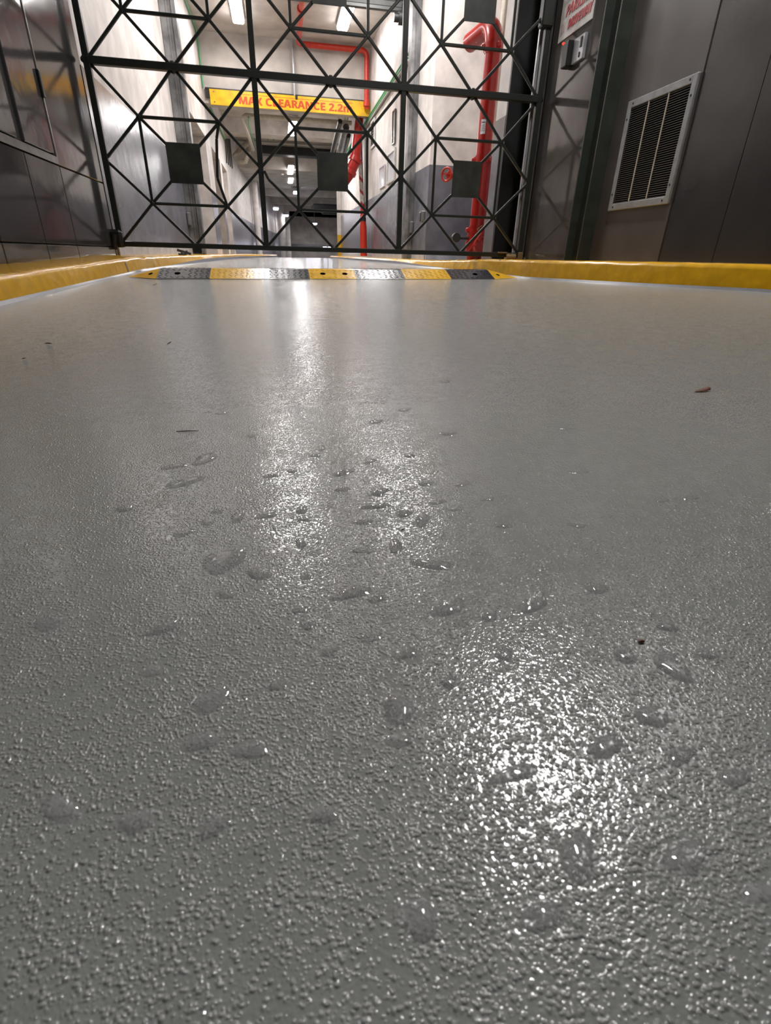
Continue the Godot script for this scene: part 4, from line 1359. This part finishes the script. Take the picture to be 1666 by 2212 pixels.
# ---- water and litter on the floor
func drop_label(q: Array, small: float) -> String:
	if q[0] == 482: return "big kidney-shaped water drop with a bright glint, largest among the mid-floor drops"
	if q[0] == 543: return "flat water drop with a black speck in it"
	if q[0] == 968 and q[1] == 1312: return "broad water drop with a smaller drop just in front of it"
	if q[0] == 1455: return "slanted long water drop beside the tiny brown crumb"
	var lean := absf(q[4]) > 0.3
	if q[2] > 3.2 * q[3]: return "long thin streak of water on the grey floor"
	if q[2] > 30 and q[3] > 24: return "wide flat rounded water drop on the grey floor"
	if q[2] > 30: return "slanted oblong water drop on the grey floor" if lean else "oblong flat water drop on the grey floor"
	if q[2] > 18: return "middling oval water drop on the grey floor"
	return "small bead of water on the grey floor"
func build_droplets() -> void:
	# centre, half width, half height and slant of each drop's outline in the photograph
	var drops := [[482, 1213, 44, 27, -0.35], [443, 992, 33, 9, -0.25], [398, 1042, 42, 9, -0.2], [560, 1240, 26, 14, 0.0], [514, 1117, 18, 11, -0.4], [577, 1114, 22, 7, -0.2], [652, 1101, 14, 9, -0.2], [655, 1122, 14, 5, 0], [650, 1174, 13, 10, -0.3], [664, 1245, 14, 9, 0], [757, 1281, 43, 15, -0.25], [812, 1292, 20, 11, 0.1], [933, 1219, 40, 12, 0.05], [968, 1312, 36, 20, -0.1], [1058, 1330, 15, 16, 0.2], [821, 1063, 20, 8, -0.1], [811, 1094, 33, 6, -0.08], [784, 1127, 21, 8, -0.1], [912, 1125, 16, 14, 0.3], [855, 1180, 15, 16, -0.6], [785, 1190, 26, 6, -0.05], [872, 1110, 20, 7, -0.1], [1087, 1135, 20, 7, 0.05], [742, 1021, 22, 7, -0.25], [740, 1057, 17, 6, -0.1], [812, 911, 16, 4, -0.1], [695, 968, 9, 6, -0.2], [680, 984, 12, 4, 0], [860, 1532, 42, 28, 0.15], [877, 1411, 28, 15, 0.0], [968, 1470, 18, 18, 0.2], [665, 1350, 20, 10, 0], [652, 1316, 24, 8, -0.1], [458, 1512, 42, 25, -0.45], [543, 1621, 38, 20, -0.3], [432, 1604, 40, 20, -0.25], [490, 1285, 22, 9, 0], [800, 1378, 34, 8, -0.1], [712, 1405, 22, 11, -0.1], [1248, 1852, 40, 52, 0.1], [1480, 1855, 46, 38, 0.1], [900, 1985, 48, 46, 0.0], [1170, 1980, 40, 36, 0.1], [1455, 1440, 46, 26, 0.45], [1410, 1548, 34, 26, 0.4], [1442, 1352, 24, 14, 0.1], [1350, 1415, 28, 18, 0.2], [1525, 1412, 28, 10, 0.1], [1288, 1270, 30, 11, 0.15], [1310, 1612, 34, 28, 0.1], [1470, 1632, 32, 20, -0.1], [1590, 1680, 34, 20, -0.2], [1110, 1672, 52, 20, -0.3], [1155, 1302, 34, 18, -0.4], [1090, 1412, 22, 14, 0], [290, 1775, 46, 24, -0.3], [462, 1785, 46, 16, -0.6], [105, 1345, 38, 16, -0.3], [350, 1358, 42, 10, -0.35], [270, 1098, 24, 7, -0.3], [395, 1152, 24, 7, -0.15], [375, 1008, 26, 6, -0.15], [970, 937, 18, 5, 0], [1000, 1045, 18, 6, -0.1], [920, 1045, 20, 5, -0.1], [945, 1085, 16, 6, -0.1], [1055, 1078, 16, 5, -0.1], [800, 997, 14, 5, -0.1], [585, 1028, 16, 5, -0.1], [632, 1018, 13, 4, -0.1], [875, 885, 16, 4, -0.15], [545, 942, 14, 4, -0.1], [480, 893, 14, 3, -0.1], [960, 825, 16, 3, 0], [1250, 1020, 24, 4, -0.05], [1490, 1075, 22, 5, 0], [1430, 1080, 20, 5, 0], [1030, 1195, 16, 6, 0], [1250, 1135, 22, 6, 0.1], [600, 1480, 24, 10, -0.2], [330, 1450, 26, 12, -0.2], [700, 1760, 34, 20, -0.2], [1640, 1930, 36, 26, 0.1], [470, 1105, 12, 6, -0.1], [447, 1130, 14, 6, 0], [1225, 925, 22, 4, 0], [885, 985, 14, 4, -0.1], [985, 1100, 18, 5, -0.1], [860, 1600, 30, 16, 0.1], [130, 1750, 40, 30, -0.2]]
	rng.seed = 404
	for q in drops:
		var n := 26
		var ph1 := rng.randf() * TAU
		var ph2 := rng.randf() * TAU
		var a1 := rng.randf_range(0.08, 0.22)
		var a2 := rng.randf_range(0.05, 0.13)
		var foot := []
		var mid := Vector3.ZERO
		for k in n:
			var a := TAU * k / n
			var rr := 1.0 + a1 * cos(2 * a + ph1) + a2 * cos(3 * a + ph2)
			var u := Vector2(cos(a) * q[2], sin(a) * q[3]) * rr
			u = u.rotated(q[4])
			var p := on_floor(q[0] + u.x, q[1] + u.y)
			foot.append(p)
			mid += p / n
		var small := 1e9
		for k in n / 2:
			small = minf(small, (foot[k] - foot[k + n / 2]).length())
		var hgt := clampf(small * 0.12, 0.0003, 0.0014)
		var rings := []
		var steps := 7
		for s in steps + 1:
			var f := 1.0 - float(s) / steps
			var row := []
			for k in n + 1:
				var p: Vector3 = mid.lerp(foot[k % n], maxf(f, 0.02))
				p.y += hgt * (1.0 - pow(f, 2.3))
				row.append(p)
			rings.append(row)
		var m := MB.new()
		if (rings[0][1] - rings[0][0]).cross(rings[1][0] - rings[0][0]).y < 0: rings.reverse()
		m.grid(rings)
		var near: bool = q[1] > 1400
		solo("water_droplet", drop_label(q, small), "droplet", m, M.water, mid, "water droplets on the floor")
	# litter
	var m := MB.new()
	var c := on_floor(1517, 846)
	m.grid([[c + Vector3(-0.012, 0.001, 0.002), c + Vector3(0.0, 0.002, 0.004), c + Vector3(0.012, 0.002, 0.001)], [c + Vector3(-0.012, 0.002, 0), c + Vector3(0, 0.005, 0), c + Vector3(0.013, 0.005, -0.001)], [c + Vector3(-0.010, 0.001, -0.003), c + Vector3(0, 0.002, -0.006), c + Vector3(0.012, 0.006, -0.006)]])
	solo("dead_leaf", "small brown dead leaf on the floor in front of the right kerb", "leaf", m, M.leaf_brown, c)
	m = MB.new()
	c = on_floor(1385, 1388)
	m.tube([c + Vector3(-0.0017, 0.0007, 0), c + Vector3(0, 0.0011, 0), c + Vector3(0.0017, 0.0008, 0.0003)], [0.0005, 0.0009, 0.0004], 8)
	solo("dark_crumb", "tiny dark brown crumb on the floor between the droplets", "debris", m, M.leaf_brown, c)
	for q in [[405, 932, 24, 0.02], [335, 615, 5, 0.3], [366, 742, 4, 0.6], [560, 1358, 3, 0.2], [870, 1145, 4, 0.4], [105, 743, 7, -0.05], [52, 775, 4, 0.2], [557, 1611, 5, 0.7]]:
		var a := on_floor(q[0] - q[2], q[1] + q[2] * q[3])
		var b := on_floor(q[0] + q[2], q[1] - q[2] * q[3])
		m = MB.new()
		var th := clampf((b - a).length() * 0.12, 0.0003, 0.0005 if q[2] > 20 else 0.0012)
		m.tube([a + Vector3(0, th, 0), (a + b) / 2 + Vector3(0, th * 1.4, 0), b + Vector3(0, th, 0)], [th * 0.6, th, th * 0.5], 6)
		solo("dirt_speck", "tiny dark speck of dirt on the grey floor", "debris", m, M.twig, (a + b) / 2, "dirt specks on the floor")
